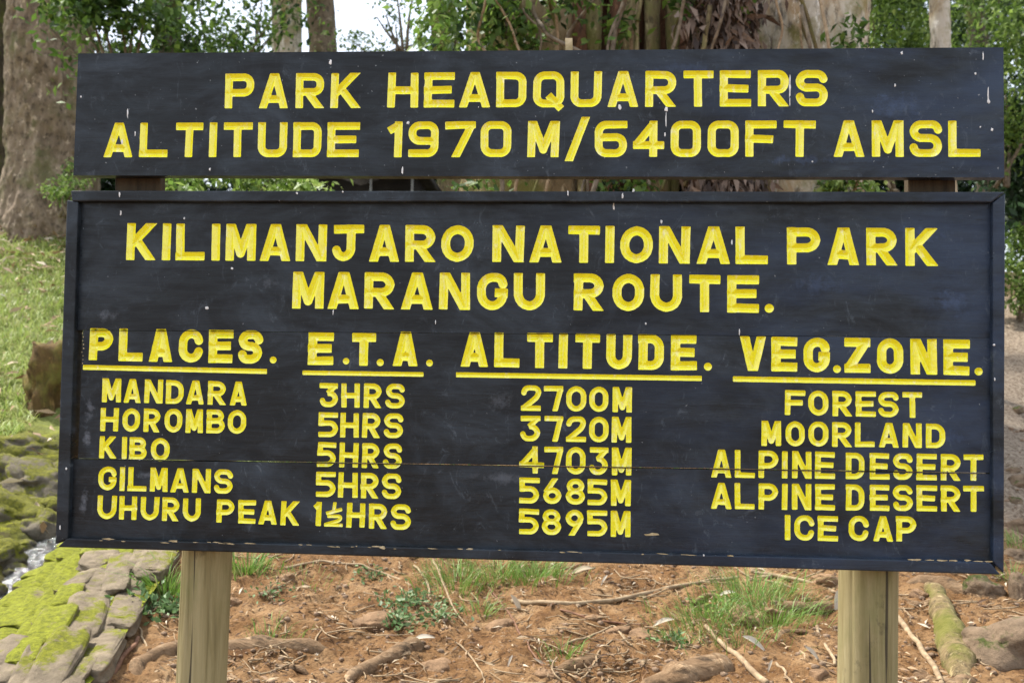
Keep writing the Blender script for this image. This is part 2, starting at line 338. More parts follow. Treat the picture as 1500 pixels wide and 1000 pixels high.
for a in [(0, 0, 0.07), (-1.3, 0, 0.06), (1.3, 0, 0.09), (0, -3, 0.0), (-3, -3, -0.05), (3, -3, 0.05), (0, -8, -0.2), (-8, -8, -0.3), (8, -8, 0), (6, 3, 1.0), (6, 0, 0.4), (-6, 0, 0.2),
          (0, 22, 4.4), (-14, 22, 5.2), (14, 22, 4.4), (-14, 8, 3.0), (14, 8, 2.0), (0, 40, 6), (-40, 40, 7), (40, 40, 6), (-40, 0, 2), (40, 0, 2), (-40, -30, -1), (40, -30, -1), (0, -30, -0.8)]:
    CTRL.append(np.array(a, float))
CTRL = np.array(CTRL)
def _k(r): return r
_n = len(CTRL)
_D = np.linalg.norm(CTRL[:, None, :2] - CTRL[None, :, :2], axis=-1)
_A = np.zeros((_n + 3, _n + 3)); _A[:_n, :_n] = _k(_D) - np.eye(_n) * 0.03
_A[:_n, _n] = 1; _A[:_n, _n + 1:] = CTRL[:, :2]; _A[_n, :_n] = 1; _A[_n + 1:, :_n] = CTRL[:, :2].T
_W = np.linalg.solve(_A, np.concatenate([CTRL[:, 2], [0, 0, 0]]))
CH = np.array([P(-260, 1150, 3.3), P(-60, 985, 3.9), P(0, 918, 4.3), P(45, 855, 4.85), P(92, 800, 5.5), P(150, 720, 6.6), P(230, 640, 8.0)])   # the stream line
def chan(x, y):
    """distance to the stream, height of the stream there, signed side"""
    best = np.full(np.shape(x), 1e9); hz = np.zeros(np.shape(x)); sd_ = np.zeros(np.shape(x))
    for a, b in zip(CH[:-1], CH[1:]):
        d = (b - a)[:2]; L = d @ d
        t = np.clip(((x - a[0]) * d[0] + (y - a[1]) * d[1]) / L, 0, 1)
        qx, qy = a[0] + t * d[0], a[1] + t * d[1]; r = np.hypot(x - qx, y - qy); k = r < best
        best = np.where(k, r, best); hz = np.where(k, a[2] + t * (b[2] - a[2]), hz)
        sd_ = np.where(k, np.sign((x - qx) * d[1] - (y - qy) * d[0]), sd_)
    return best, hz, sd_
def ground(x, y, fine=True):
    x = np.asarray(x, float); y = np.asarray(y, float)
    z = _W[_n] + _W[_n + 1] * x + _W[_n + 2] * y
    for i in range(_n): z = z + _W[i] * np.hypot(x - CTRL[i, 0], y - CTRL[i, 1])
    d, hz, s = chan(x, y)
    z = np.where(d < 0.45, z + (np.minimum(z, hz - 0.09) - z) * np.clip((0.30 - d) / 0.16, 0, 1), z)
    if fine:
        z = z + 0.045 * fbm(xyz(x * 1.6, y * 1.6, 0), 3) + 0.036 * fbm(xyz(x * 7, y * 7, 3), 3) + 0.020 * fbm(xyz(x * 22, y * 22, 5), 3)
    return z
def gpoint(px, py, lift=0.0):
    """where the view ray of a photograph pixel meets the ground"""
    r = ray(px, py); ts = np.arange(3.2, 18, 0.03); p = CAM + ts[:, None] * r
    below = p[:, 2] < ground(p[:, 0], p[:, 1])
    k = np.argmax(below) if below.any() else len(ts) - 1
    t0, t1 = ts[max(k - 1, 0)], ts[k]
    for _ in range(6):
        tm = (t0 + t1) / 2; q = CAM + tm * r
        if q[2] < ground(q[0], q[1]): t1 = tm
        else: t0 = tm
    q = CAM + t1 * r; return np.array([q[0], q[1], q[2] + lift])

xs = np.unique(np.round(np.concatenate([np.linspace(-60, -8, 22), np.linspace(-8, -3.2, 50), np.linspace(-3.2, 2.8, 420), np.linspace(2.8, 8, 50), np.linspace(8, 60, 22)]), 4))
ys = np.unique(np.round(np.concatenate([np.linspace(-40, -4, 14), np.linspace(-4, 0.3, 60), np.linspace(0.3, 3.2, 230), np.linspace(3.2, 10, 130), np.linspace(10, 60, 40)]), 4))
GX, GY = np.meshgrid(xs, ys, indexing='ij'); GZ = ground(GX, GY)
nx, ny = GX.shape; idx = np.arange(nx * ny).reshape(nx, ny)
gf = np.stack([idx[:-1, :-1], idx[1:, :-1], idx[1:, 1:], idx[:-1, 1:]], -1).reshape(-1, 4)
ww = fbm(xyz(GX * 1.5, GY * 1.5, 9), 4)
dch, hch, sch = chan(GX, GY)
def ss(a, b, v): t = np.clip((v - a) / (b - a), 0, 1); return t * t * (3 - 2 * t)
grass_w = ss(-1.55, -2.1, GX + 0.05 * GY + 0.5 * ww - 0.12 * (GY - 2)) * ss(2.0, 2.6, GY + 0.3 * ww)
path_w = ss(1.9, 2.3, GX - 0.12 * (GY - 2) + 0.2 * ww) * ss(2.2, 3.0, GY) * ss(9.5, 8.5, GY)
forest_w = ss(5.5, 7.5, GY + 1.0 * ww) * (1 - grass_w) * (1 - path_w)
wet_w = ss(0.33, 0.16, dch)
moss_w = ss(-2.25, -2.65, GX + 0.25 * ww) * ss(1.5, 1.7, GY) * ss(4.6, 3.6, GY + 0.5 * ww) * (1 - 0.75 * wet_w)
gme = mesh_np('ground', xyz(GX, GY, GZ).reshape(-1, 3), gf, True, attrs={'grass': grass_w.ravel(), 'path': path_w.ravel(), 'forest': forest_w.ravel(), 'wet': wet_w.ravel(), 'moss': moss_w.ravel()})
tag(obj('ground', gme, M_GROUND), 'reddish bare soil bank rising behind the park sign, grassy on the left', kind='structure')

# ------------------------------------------------------------------ the sign
Y_HEAD, Y_FRAME, Y_PLANK = 0.004, 0.0, 0.022
sign_root = thing('park_sign', 'large dark painted wooden park sign with carved yellow lettering on two round posts', 'sign', (0.0, 0.0, 0.0))

# stroke alphabet: (points, rounded corners?, closed?, cap at start, cap at end);  caps: s square, d run out and cut flat, n none
def L_(*p, r=False, c=False, a='s', b='s'): return (p, r, c, a, b)
def glyph(ch, sq):
    G = {
    'A': [L_((-.02, 'B'), (.47, 'T'), a='d', b='d'), L_((1.02, 'B'), (.53, 'T'), a='d', b='d'), L_((.18, .2), (.82, .2), a='n', b='n')],
    'B': [L_((0, 0), (0, 1)), L_((0, 1), (.92, 1), (.92, .53), (0, .53), r=True), L_((0, .53), (1, .53), (1, 0), (0, 0), r=True)],
    'C': [L_((1, .70), (1, 1), (0, 1), (0, 0), (1, 0), (1, .30), r=True, a='n', b='n')],
    'D': [L_((0, 0), (0, 1)), L_((0, 1), (1, 1), (1, 0), (0, 0), r=True)],
    'E': [L_((0, 0), (0, 1)), L_((0, 1), (1, 1)), L_((0, .51), (.88, .51)), L_((0, 0), (1, 0))],
    'F': [L_((0, 0), (0, 1)), L_((0, 1), (1, 1)), L_((0, .50), (.85, .50))],
    'G': [L_((1, .74), (1, 1), (0, 1), (0, 0), (1, 0), (1, .45), r=True, a='n', b='s'), L_((1, .45), (.62, .45), b='n')],
    'H': [L_((0, 0), (0, 1)), L_((1, 0), (1, 1)), L_((0, .5), (1, .5))],
    'I': [L_((.5, 0), (.5, 1))],
    'J': [L_((0.05, 1), (1, 1)), L_((.62, 1), (.62, 0), (0, 0), (0, .26), r=True, b='n')],
    'K': [L_((0, 0), (0, 1)), L_((0, .34), (.93, 'T'), a='n', b='d'), L_((.30, .56), (.97, 'B'), a='n', b='d')],
    'L': [L_((0, 0), (0, 1)), L_((0, 0), (1, 0))],
    'M': [L_((0, 0), (0, 1)), L_((1, 0), (1, 1)), L_((.04, 'T'), (.5, .12), a='d', b='r'), L_((.96, 'T'), (.5, .12), a='d', b='r')],
    'N': [L_((0, 0), (0, 1)), L_((1, 0), (1, 1)), L_((.03, 'T'), (.97, 'B'), a='d', b='d')],
    'O': [L_((0, 0), (0, 1), (1, 1), (1, 0), r=True, c=True)],
    'P': [L_((0, 0), (0, 1)), L_((0, 1), (1, 1), (1, .43), (0, .43), r=True)],
    'Q': [L_((0, 0), (0, 1), (1, 1), (1, 0), r=True, c=True), L_((.50, .30), (1.06, -.20), a='n', b='n')],
    'R': [L_((0, 0), (0, 1)), L_((0, 1), (1, 1), (1, .45), (0, .45), r=True), L_((.40, .45), (.98, 'B'), a='n', b='d')],
    'S': [L_((1, .80), (1, 1), (0, 1), (0, .52), (1, .52), (1, 0), (0, 0), (0, .20), r=True, a='n', b='n')],
    'T': [L_((0, 1), (1, 1)), L_((.5, 0), (.5, 1))],
    'U': [L_((0, 1), (0, 0), (1, 0), (1, 1), r=True)],
    'V': [L_((-.02, 'T'), (.47, 'B'), a='d', b='d'), L_((1.02, 'T'), (.53, 'B'), a='d', b='d')],
    'Z': [L_((0, 1), (1, 1)), L_((0, 0), (1, 0)), L_((1, 1), (0, 0), a='n', b='n')],
    '1': [L_((1, 0), (1, 1)), L_((-0.2, .80), (1, 1), a='n', b='n')],
    '2': [L_((0, .74), (0, 1), (1, 1), (1, .60), (0, .02), r=True, a='n', b='n'), L_((0, 0), (1, 0))],
    '3': [L_((0, 1), (1, 1)), L_((1, 1), (.42, .58), a='n', b='n'), L_((.42, .60), (1, .60), (1, 0), (0, 0), (0, .22), r=True, a='n', b='n')],
    '4': [L_((.68, 0), (.68, 1)), L_((.68, 1), (0, .30), a='n', b='n'), L_((0, .28), (1, .28))],
    '5': [L_((0, 1), (1, 1)), L_((0, .58), (0, 1)), L_((0, .58), (1, .58), (1, 0), (0, 0), r=True)],
    '6': [L_((1, 1), (0, 1), (0, 0), (1, 0), (1, .56), (0, .56), r=True, b='n')] if sq else [L_((.72, 'T'), (.02, .42), a='d', b='n'), L_((0, 0), (0, .55), (1, .55), (1, 0), r=True, c=True)],
    '7': [L_((0, 1), (1, 1)), L_((1, 1), (.30, 'B'), a='n', b='d')] if sq else [L_((0, 1), (1, 1)), L_((1, 1), (.62, 'B'), a='n', b='d')],
    '8': [L_((0, .0), (0, .52), (1, .52), (1, 0), r=True, c=True), L_((.06, .52), (.06, 1), (.94, 1), (.94, .52), r=True, c=True)],
    '9': [L_((0, 0), (1, 0), (1, 1), (0, 1), (0, .44), (1, .44), r=True, b='n')] if sq else [L_((.28, 'B'), (.98, .58), a='d', b='n'), L_((0, .45), (0, 1), (1, 1), (1, .45), r=True, c=True)],
    '0': [L_((0, 0), (0, 1), (1, 1), (1, 0), r=True, c=True)],
    '/': [L_((0, 'B'), (1, 'T'), a='d', b='d')],
    '.': [L_((.5, .5), (.501, .5), a='n', b='n')],
    '_': [L_((0, .5), (1, .5))],
    'h': [L_((.55, .80), (.55, 1)), L_((.0, .56), (1.05, .76), a='n', b='n'), L_((0.1, .42), (.95, .42), (.95, .24), (.0, .02), r=True, a='n', b='n'), L_((0, 0), (1, 0))],
    }
    return G[ch]
def round_corners(pts, r, closed):
    n = len(pts); out = []
    for i in range(n):
        if not closed and i in (0, n - 1): out.append(pts[i]); continue
        p, a, b = pts[i], pts[i - 1], pts[(i + 1) % n]
        da, db = a - p, b - p; la, lb = np.linalg.norm(da), np.linalg.norm(db)
        ra = min(r, la * (0.5 if (closed or 1 < i) else 0.95)); rb = min(r, lb * (0.5 if (closed or i < n - 2) else 0.95)); rr = min(ra, rb)
        s, e = p + da / la * rr, p + db / lb * rr
        for t in np.linspace(0, 1, 5): out.append((1 - t) ** 2 * s + 2 * t * (1 - t) * (p * 0.7 + (s + e) * 0.15) + t * t * e)
    return out
class Letter:
    def __init__(self, ch, u0, u1, v0, v1, stroke, sq, tilt=0.0):
        self.ch = ch; self.hw = stroke / 2; W, H = u1 - u0, v1 - v0; hw = self.hw
        self.cut = ch not in 'Q._'
        if ch == '.': self.hw = hw = min(W, H) / 2
        if ch == '_': self.hw = hw = H / 2
        w, h = max(W - 2 * hw, 0), max(H - 2 * hw, 0)
        if ch == 'I': w = W - 2 * hw
        if ch in ('h',): self.hw = hw = stroke * 0.33; w, h = W - 2 * hw, H - 2 * hw
        self.v0, self.v1 = v0, v1; self.segs = []; self.tilt = tilt; self.uc = u0
        jit = lambda: np.array([random.gauss(0, 0.0006), random.gauss(0, 0.0006)])
        for pts, rnd, closed, ca, cb in glyph(ch, sq):
            q = [np.array([u0 + hw + p[0] * w, v1 if p[1] == 'T' else v0 if p[1] == 'B' else v0 + hw + p[1] * h]) + (jit() if ch not in '._' else 0) for p in pts]
            if rnd: q = round_corners(q, (0.28 if sq else 0.48) * min(w, h if ch in 'OUCDGQ0J' else h * 0.9), closed)
            m = len(q); prs = list(zip(q[:-1], q[1:])) + ([(q[-1], q[0])] if closed else [])
            for i, (a, b) in enumerate(prs):
                fa = ca if (i == 0 and not closed) else 'r'; fb = cb if (i == len(prs) - 1 and not closed) else 'r'
                if np.linalg.norm(b - a) > 1e-6: self.segs.append((a, b, fa, fb))
        if ch == '.':
            q = np.array([(u0 + u1) / 2, (v0 + v1) / 2]); self.segs = [(q, q + np.array([1e-4, 0]), 'n', 'n')]
        pad = hw * 1.2 + 0.004
        al = np.array([x for s in self.segs for x in s[:2]])
        self.bb = (al[:, 0].min() - pad * 2, al[:, 0].max() + pad * 2, min(v0, al[:, 1].min()) - pad, max(v1, al[:, 1].max()) + pad)
    def field(self, U, V):
        V = V - self.tilt * (U - self.uc)
        hw = self.hw; F = np.full(U.shape, -1.0)
        for a, b, fa, fb in self.segs:
            d = b - a; L = np.linalg.norm(d); d = d / L
            t = (U - a[0]) * d[0] + (V - a[1]) * d[1]; s = np.abs(-(U - a[0]) * d[1] + (V - a[1]) * d[0])
            f = hw - s
            ext = {'s': hw, 'd': hw * 1.2, 'n': 0.0, 'r': None}
            ea, eb = ext[fa], ext[fb]
            if ea is None: f = np.where(t < 0, hw - np.hypot(s, t), f)
            elif self.ch == '.': f = np.where(t < 0, hw - np.hypot(s, t), f)
            else: f = np.minimum(f, (t + ea) * 2)
            if eb is None or self.ch == '.': f = np.where(t > L, hw - np.hypot(s, t - L), f)
            else: f = np.minimum(f, (L + eb - t) * 2)
            F = np.maximum(F, f)
        if self.cut: F = np.minimum(F, np.minimum((V - self.v0) * 2, (self.v1 - V) * 2))
        return F

LETTERS = []
def row(text, xs_, ya, yb, stroke, plane, sq=False):
    """text: characters; xs_: (left, right) pixel extents; ya/yb: (top, bottom) at the first / last character"""
    n = len(text); cx0 = sum(xs_[0]) / 2; cx1 = sum(xs_[-1]) / 2
    for i, (ch, (x0, x1)) in enumerate(zip(text, xs_)):
        t = ((x0 + x1) / 2 - cx0) / (cx1 - cx0) if n > 1 else 0
        top, bot = ya[0] + t * (yb[0] - ya[0]), ya[1] + t * (yb[1] - ya[1])
        mx = (x0 + x1) / 2
        if ch == '/': top -= 6; bot += 6
        u0, vb = on_plane(x0, bot, plane); u1, _ = on_plane(x1, bot, plane); _, vt = on_plane(mx, top, plane); _, vb = on_plane(mx, bot, plane)
        LETTERS.append((Letter(ch, u0, u1, vb, vt, stroke, sq), plane))
H_, B_, S_ = 0.0232, 0.0262, 0.0158
yh, yp = Y_HEAD, Y_PLANK
row('PARK', [(329, 371), (380.5, 421.5), (432.5, 474), (484, 528)], (108, 159), (107, 158.5), H_, yh, True)
row('HEADQUARTERS', [(567.5, 612), (621, 665), (673, 717), (726.5, 770.5), (780.5, 826), (835, 881), (890.5, 934), (945, 990), (975 + 25, 1045), (1054, 1100), (1110, 1155), (1165.5, 1212)], (106.5, 158), (102.5, 156), H_, yh, True)
row('ALTITUDE', [(152.5, 193.5), (203.5, 245), (256, 297), (305, 317.5), (326.5, 368.5), (377.5, 420), (428.5, 470.5), (479, 526)], (180, 230.5), (179, 230.5), H_, yh, True)
row('1970M/6400FT', [(566, 588.5), (597.5, 641.5), (650.5, 696), (703.5, 748.5), (772.5, 818.5), (828, 863), (871, 918), (927, 973), (982, 1026.5), (1036.5, 1082), (1091.5, 1138), (1148, 1195)], (178, 230.5), (176.5, 230), H_, yh, True)
row('AMSL', [(1221.5, 1265), (1277, 1323.5), (1332.5, 1380), (1389, 1436)], (176.5, 230), (176.5, 230), H_, yh, True)
row('KILIMANJARO', [(184.5, 228), (236, 250), (257, 299.5), (309, 322), (330, 374), (381, 424.5), (433, 478), (486, 532.5), (541, 583.5), (593, 637), (646, 693)], (327, 381), (330, 384), B_, yp)
row('NATIONAL', [(721, 767.5), (776, 822), (832, 878), (885.5, 900), (908, 956), (965, 1011), (1021, 1069), (1077, 1124.5)], (330, 384), (332, 387), B_, yp)
row('PARK', [(1153, 1201.5), (1212.5, 1258), (1269, 1314), (1326, 1374.5)], (333, 387.5), (334, 389.5), B_, yp)
row('MARANGU', [(428, 474), (480.5, 525), (533, 577), (588, 633), (643, 688), (698, 743), (752, 797.5)], (398, 452), (400, 454.5), B_, yp)
row('ROUTE', [(840, 884), (897, 943), (952, 998.5), (1009, 1055), (1065, 1112)], (400.5, 455), (403, 458), B_, yp)
row('.', [(1120, 1133.5)], (445, 458), (445, 458), B_, yp)
row('PLACES', [(130.5, 165), (173, 208.5), (218, 251.5), (261, 296.5), (305, 340.5), (348, 384)], (480.5, 528), (483.5, 532.5), B_, yp)
row('.', [(395, 405)], (522, 532), (522, 532), B_, yp)
row('E', [(451, 488)], (486.5, 534.5), (0, 0), B_, yp); row('.', [(502, 511.5)], (524, 533.5), (0, 0), B_, yp)
row('T', [(514, 550)], (487.5, 535.5), (0, 0), B_, yp); row('.', [(551.5, 562)], (525.5, 536), (0, 0), B_, yp)
row('A', [(575.5, 611.5)], (485.5, 536), (0, 0), B_, yp); row('.', [(624, 634)], (526.5, 536.5), (0, 0), B_, yp)
row('ALTITUDE', [(675, 714), (724, 761), (771, 809.5), (818, 831), (842, 878.5), (888, 925), (935, 972), (982.5, 1020.5)], (486.5, 537), (490, 542.5), B_, yp)
row('.', [(1031, 1043)], (531, 542.5), (0, 0), B_, yp)
row('VEG', [(1084.5, 1121), (1130, 1168), (1177.5, 1215.5)], (492.5, 543), (494, 545), B_, yp)
row('.', [(1220, 1232)], (534.5, 546), (0, 0), B_, yp)
row('ZONE', [(1236.5, 1275), (1284.5, 1323), (1333.5, 1372.5), (1382, 1420.5)], (494.5, 546), (497, 549.5), B_, yp)
row('.', [(1427.5, 1439.5)], (538, 549.5), (0, 0), B_, yp)
for x0, y0, x1, y1, hh in [(121.5, 537.7, 391, 543.8, 7.4), (443, 545.6, 620.5, 548.2, 6.6), (668, 548.6, 1028, 554, 7.4), (1073.5, 554.8, 1429, 560.6, 7.8)]:
    ua, va = on_plane(x0, y0, yp); ub, vb = on_plane(x1, y1, yp); th = hh / 500.0
    LETTERS.append((Letter('_', ua, ub, va - th / 2, va + th / 2, th, False, tilt=(vb - va) / (ub - ua)), yp))
row('MANDARA', [(149, 176.5), (181, 206), (211, 238), (242.5, 269), (273, 298), (304, 330), (336, 361)], (554, 589), (558.5, 593.5), S_, yp)
row('HOROMBO', [(146.5, 173), (178.5, 204.5), (210, 234), (240.5, 266.5), (271.5, 296.5), (302, 329), (333, 360)], (597, 631.5), (600, 635), S_, yp)
row('KIBO', [(145, 170), (177, 185.5), (189, 214.5), (220.5, 248)], (638.5, 671), (641, 675), S_, yp)
row('GILMANS', [(143.5, 170), (174.5, 183), (187, 214), (219, 245), (250, 276), (281, 308), (313, 340.5)], (682.5, 718), (687, 722.5), S_, yp)
row('UHURU', [(142, 170), (174, 200), (205, 232), (237, 262), (267, 294)], (725, 760), (729, 763.5), S_, yp)
row('PEAK', [(317, 343), (348.5, 374.5), (379, 405), (411, 438.5)], (731, 765), (733.5, 769), S_, yp)
row('3HRS', [(468, 494.5), (499.5, 526.5), (532.5, 558.5), (564.5, 592.5)], (560.5, 596), (561.5, 598), S_, yp)
row('5HRS', [(466, 494.5), (498, 525), (530.5, 556.5), (562, 590.5)], (603.5, 640), (605, 641.5), S_, yp)
row('5HRS', [(464.5, 492), (496.5, 524.5), (530, 555.5), (561, 588.5)], (647, 683.5), (649, 686), S_, yp)
row('5HRS', [(462.5, 491), (495, 523), (528, 554), (559, 587.5)], (690.5, 727.5), (693, 730.5), S_, yp)
row('1hHRS', [(457.5, 470), (474.5, 502), (507, 534), (540, 566.5), (572, 601)], (734, 770), (738, 775.5), S_, yp)
row('2700M', [(763, 792), (796, 824.5), (829, 858.5), (863, 891), (897, 925.5)], (564, 601.5), (566.5, 603.5), S_, yp)
row('3720M', [(762, 791), (797.5, 824), (829, 858), (863, 891), (896, 925)], (608.5, 646), (610, 648), S_, yp)
row('4703M', [(761, 796.5), (796.5, 824), (829, 857.5), (863, 890.5), (896, 924.5)], (653, 693), (655, 696), S_, yp)
row('5685M', [(760.5, 790), (795, 822.5), (828.5, 856.5), (860.5, 889.5), (895, 924)], (699, 737), (702, 740.5), S_, yp)
row('5895M', [(760, 789), (793.5, 822), (828, 855), (860, 889.5), (894, 923.5)], (744.5, 782), (747.5, 786), S_, yp)
row('FOREST', [(1150, 1179.5), (1184.5, 1213.5), (1219.5, 1248), (1253.5, 1282.5), (1287, 1316.5), (1322, 1351)], (571, 608), (574, 611.5), S_, yp)
row('MOORLAND', [(1115.5, 1144), (1150.5, 1179), (1184.5, 1213.5), (1219, 1247.5), (1252.5, 1281), (1288, 1316.5), (1322, 1350), (1356.5, 1384.5)], (616, 653), (620, 656), S_, yp)
AD = [(1042, 1071), (1076.5, 1105.5), (1111, 1140), (1145.5, 1153.5), (1160, 1188.5), (1194, 1223)]
DE = [(1239, 1266.5), (1274, 1303), (1308, 1337), (1342.5, 1372.5), (1378, 1407), (1411.5, 1441)]
row('ALPINE', AD, (658, 699), (661, 701), S_, yp); row('DESERT', DE, (662.5, 701.5), (665, 704), S_, yp)
row('ALPINE', AD, (706.5, 745), (708.5, 747), S_, yp); row('DESERT', DE, (709, 747.5), (711, 749), S_, yp)
row('ICE', [(1149, 1158), (1163.5, 1192.5), (1198, 1227.5)], (753.5, 790.5), (755, 792), S_, yp)
row('CAP', [(1243, 1272.5), (1279.5, 1308), (1313, 1342.5)], (755, 792), (755.5, 793), S_, yp)

LFACES = [dict(v=[], f3=[], f4=[], f5=[], n=0) for _ in LETTERS]
GROOVE = 0.8
def line(pa, pb, y):
    """straight line through two photograph pixels, as v = a + b u in the sign plane"""
    ua, va = on_plane(*pa, y); ub, vb = on_plane(*pb, y); b = (vb - va) / (ub - ua); return (va - b * ua, b)
def carve(y0, umin, umax, top, bot, cell=0.0024, name='plank', mat=None, back=0.035, gaptop=0.0, gapbot=0.0):
    """front face of a board with the letters cut out of it; the cut parts go to the letters"""
    nu = int((umax - umin) / cell); u = np.linspace(umin, umax, nu + 1)
    vt = top[0] + top[1] * u - gaptop; vb = bot[0] + bot[1] * u + gapbot
    nv = int(np.max(vt - vb) / cell); s = np.linspace(0, 1, nv + 1)
    V = vb[:, None] + (vt - vb)[:, None] * s[None, :]; U = np.repeat(u[:, None], nv + 1, 1)
    F = np.full(U.shape, -1.0); Lid = np.full(U.shape, -1, int)
    for k, (L, pl) in enumerate(LETTERS):
        if pl != y0: continue
        a, b, c, d = L.bb; c2 = c - 0.02; d2 = d + 0.02
        i0, i1 = np.searchsorted(u, a), np.searchsorted(u, b)
        if i0 >= i1: continue
        jm = np.where(((V[i0:i1] > c2) & (V[i0:i1] < d2)).any(0))[0]
        if not len(jm): continue
        j0, j1 = jm[0], jm[-1] + 1
        f = L.field(U[i0:i1, j0:j1], V[i0:i1, j0:j1])
        sub = F[i0:i1, j0:j1]; m = f > sub; sub[m] = f[m]; ls = Lid[i0:i1, j0:j1]; ls[m] = k
    # hand-cut unevenness
    near = F > -0.01
    w = np.zeros(U.shape); w[near] = 0.0006 * fbm(xyz(U[near] * 60, V[near] * 60, 1.5), 2)
    F = np.where(near, F + w, F)
    Y = y0 + GROOVE * np.maximum(F, 0) + np.where(F > 0, 0.0004 * fbm(xyz(U * 220, V * 220, 4.4), 1), 0)
    IN = F > 0
    c4 = IN[:-1, :-1].astype(int) + IN[1:, :-1] + IN[1:, 1:] + IN[:-1, 1:]
    node = np.arange(U.size).reshape(U.shape); co = xyz(U, Y, V).reshape(-1, 3)
    CL = np.maximum(np.maximum(Lid[:-1, :-1], Lid[1:, :-1]), np.maximum(Lid[1:, 1:], Lid[:-1, 1:]))
    Q = np.stack([node[:-1, :-1], node[1:, :-1], node[1:, 1:], node[:-1, 1:]], -1)
    full = c4 == 4
    for k in np.unique(CL[full]) if full.any() else []:
        if k < 0: continue
        q = Q[full & (CL == k)]; un, inv = np.unique(q, return_inverse=True); D = LFACES[k]
        D['v'].append(co[un]); D['f4'].append(inv.reshape(-1, 4) + D['n']); D['n'] += len(un)
    # runs of untouched cells -> long quads
    bv, bf = [], []; nb = 0
    out = c4 == 0
    pad = np.zeros((1, out.shape[1]), bool); dd = np.diff(np.concatenate([pad, out, pad]).astype(int), axis=0)
    st = np.argwhere(dd.T == 1); en = np.argwhere(dd.T == -1)
    j = st[:, 0]; a = st[:, 1]; b = en[:, 1]
    quad = np.stack([node[a, j], node[b, j], node[b, j + 1], node[a, j + 1]], -1)
    un, inv = np.unique(quad, return_inverse=True)
    bv.append(co[un]); quads = [inv.reshape(-1, 4)]; nb = len(un)
    polys = {3: [], 4: [], 5: []}; extra = []
    Ff = F.ravel()
    for i, j in np.argwhere((c4 > 0) & (c4 < 4)):
        ids = Q[i, j]; fv = Ff[ids]; ip, op = [], []
        for e in range(4):
            p, q = ids[e], ids[(e + 1) % 4]; fp, fq = fv[e], fv[(e + 1) % 4]
            (ip if fp > 0 else op).append(co[p])
            if (fp > 0) != (fq > 0):
                t = fp / (fp - fq); x = co[p] * (1 - t) + co[q] * t; x[1] = y0; ip.append(x); op.append(x)
        k = CL[i, j]; D = LFACES[k]
        if len(ip) in (3, 4, 5): D['v'].append(np.array(ip)); D['f%d' % len(ip)].append(np.arange(len(ip))[None] + D['n']); D['n'] += len(ip)
        if len(op) in (3, 4, 5):
            o2 = np.array(op); o2[:, 1] = y0
            extra.append(o2); polys[len(op)].append(np.arange(len(op)) + nb); nb += len(op)
    V3 = np.concatenate(bv + extra)
    # edges and back of the board
    def P3(u_, v_, y_): return [u_, y_, v_]
    U0, U1 = umin, umax
    cf = [P3(U0, vb[0], y0), P3(U1, vb[-1], y0), P3(U1, vt[-1], y0), P3(U0, vt[0], y0)]
    cb = [P3(U0, vb[0], y0 + back), P3(U1, vb[-1], y0 + back), P3(U1, vt[-1], y0 + back), P3(U0, vt[0], y0 + back)]
    V3 = np.concatenate([V3, np.array(cf + cb)]); b0 = nb
    sides = [[b0, b0 + 4, b0 + 5, b0 + 1], [b0 + 1, b0 + 5, b0 + 6, b0 + 2], [b0 + 2, b0 + 6, b0 + 7, b0 + 3], [b0 + 3, b0 + 7, b0 + 4, b0], [b0 + 4, b0 + 7, b0 + 6, b0 + 5]]
    faces = [np.concatenate([quads[0], np.array(sides)] + ([np.array(polys[4])] if len(polys[4]) else []))]
    for n_ in (3, 5):
        if polys[n_]: faces.append(np.array(polys[n_]))
    return part(name, mesh_np(name, V3, faces), mat, sign_root)

# header board
def quad_lr(pl, pr, y): return on_plane(*pl, y)[0], on_plane(*pr, y)[0]
hT = line((118, 78.5), (1470, 69.5), yh); hB = line((105, 257), (1471, 260), yh)
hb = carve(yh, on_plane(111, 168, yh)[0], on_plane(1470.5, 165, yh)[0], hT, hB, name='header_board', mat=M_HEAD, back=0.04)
hb['label'] = 'upper board reading park headquarters and altitude'
# lower panel: three planks between the rails
uL = on_plane(106, 540, yp)[0]; uR = on_plane(1456, 560, yp)[0]
T0 = line((115, 288), (1455, 288), yp); S1 = line((112, 483.5), (1450, 494.5), yp); S2 = line((104, 671.5), (1450, 693), yp); B0 = line((96, 797), (1455, 832), yp)
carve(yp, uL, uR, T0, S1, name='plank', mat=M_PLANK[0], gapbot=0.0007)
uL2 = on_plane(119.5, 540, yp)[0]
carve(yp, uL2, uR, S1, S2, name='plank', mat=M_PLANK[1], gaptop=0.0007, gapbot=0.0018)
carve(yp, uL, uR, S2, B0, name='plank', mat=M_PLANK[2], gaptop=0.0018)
names = {'.': 'full_stop', '_': 'underline', '/': 'slash', 'h': 'fraction_numeral'}
for k, (L, pl) in enumerate(LETTERS):
    D = LFACES[k]
    if not D['v']: continue
    nm = names.get(L.ch, 'numeral' if L.ch.isdigit() else 'letter')
    fs = [np.concatenate(D[f]) for f in ('f3', 'f4', 'f5') if D[f]]
    part(nm, mesh_np(nm, np.concatenate(D['v']), fs), M_YEL, sign_root)

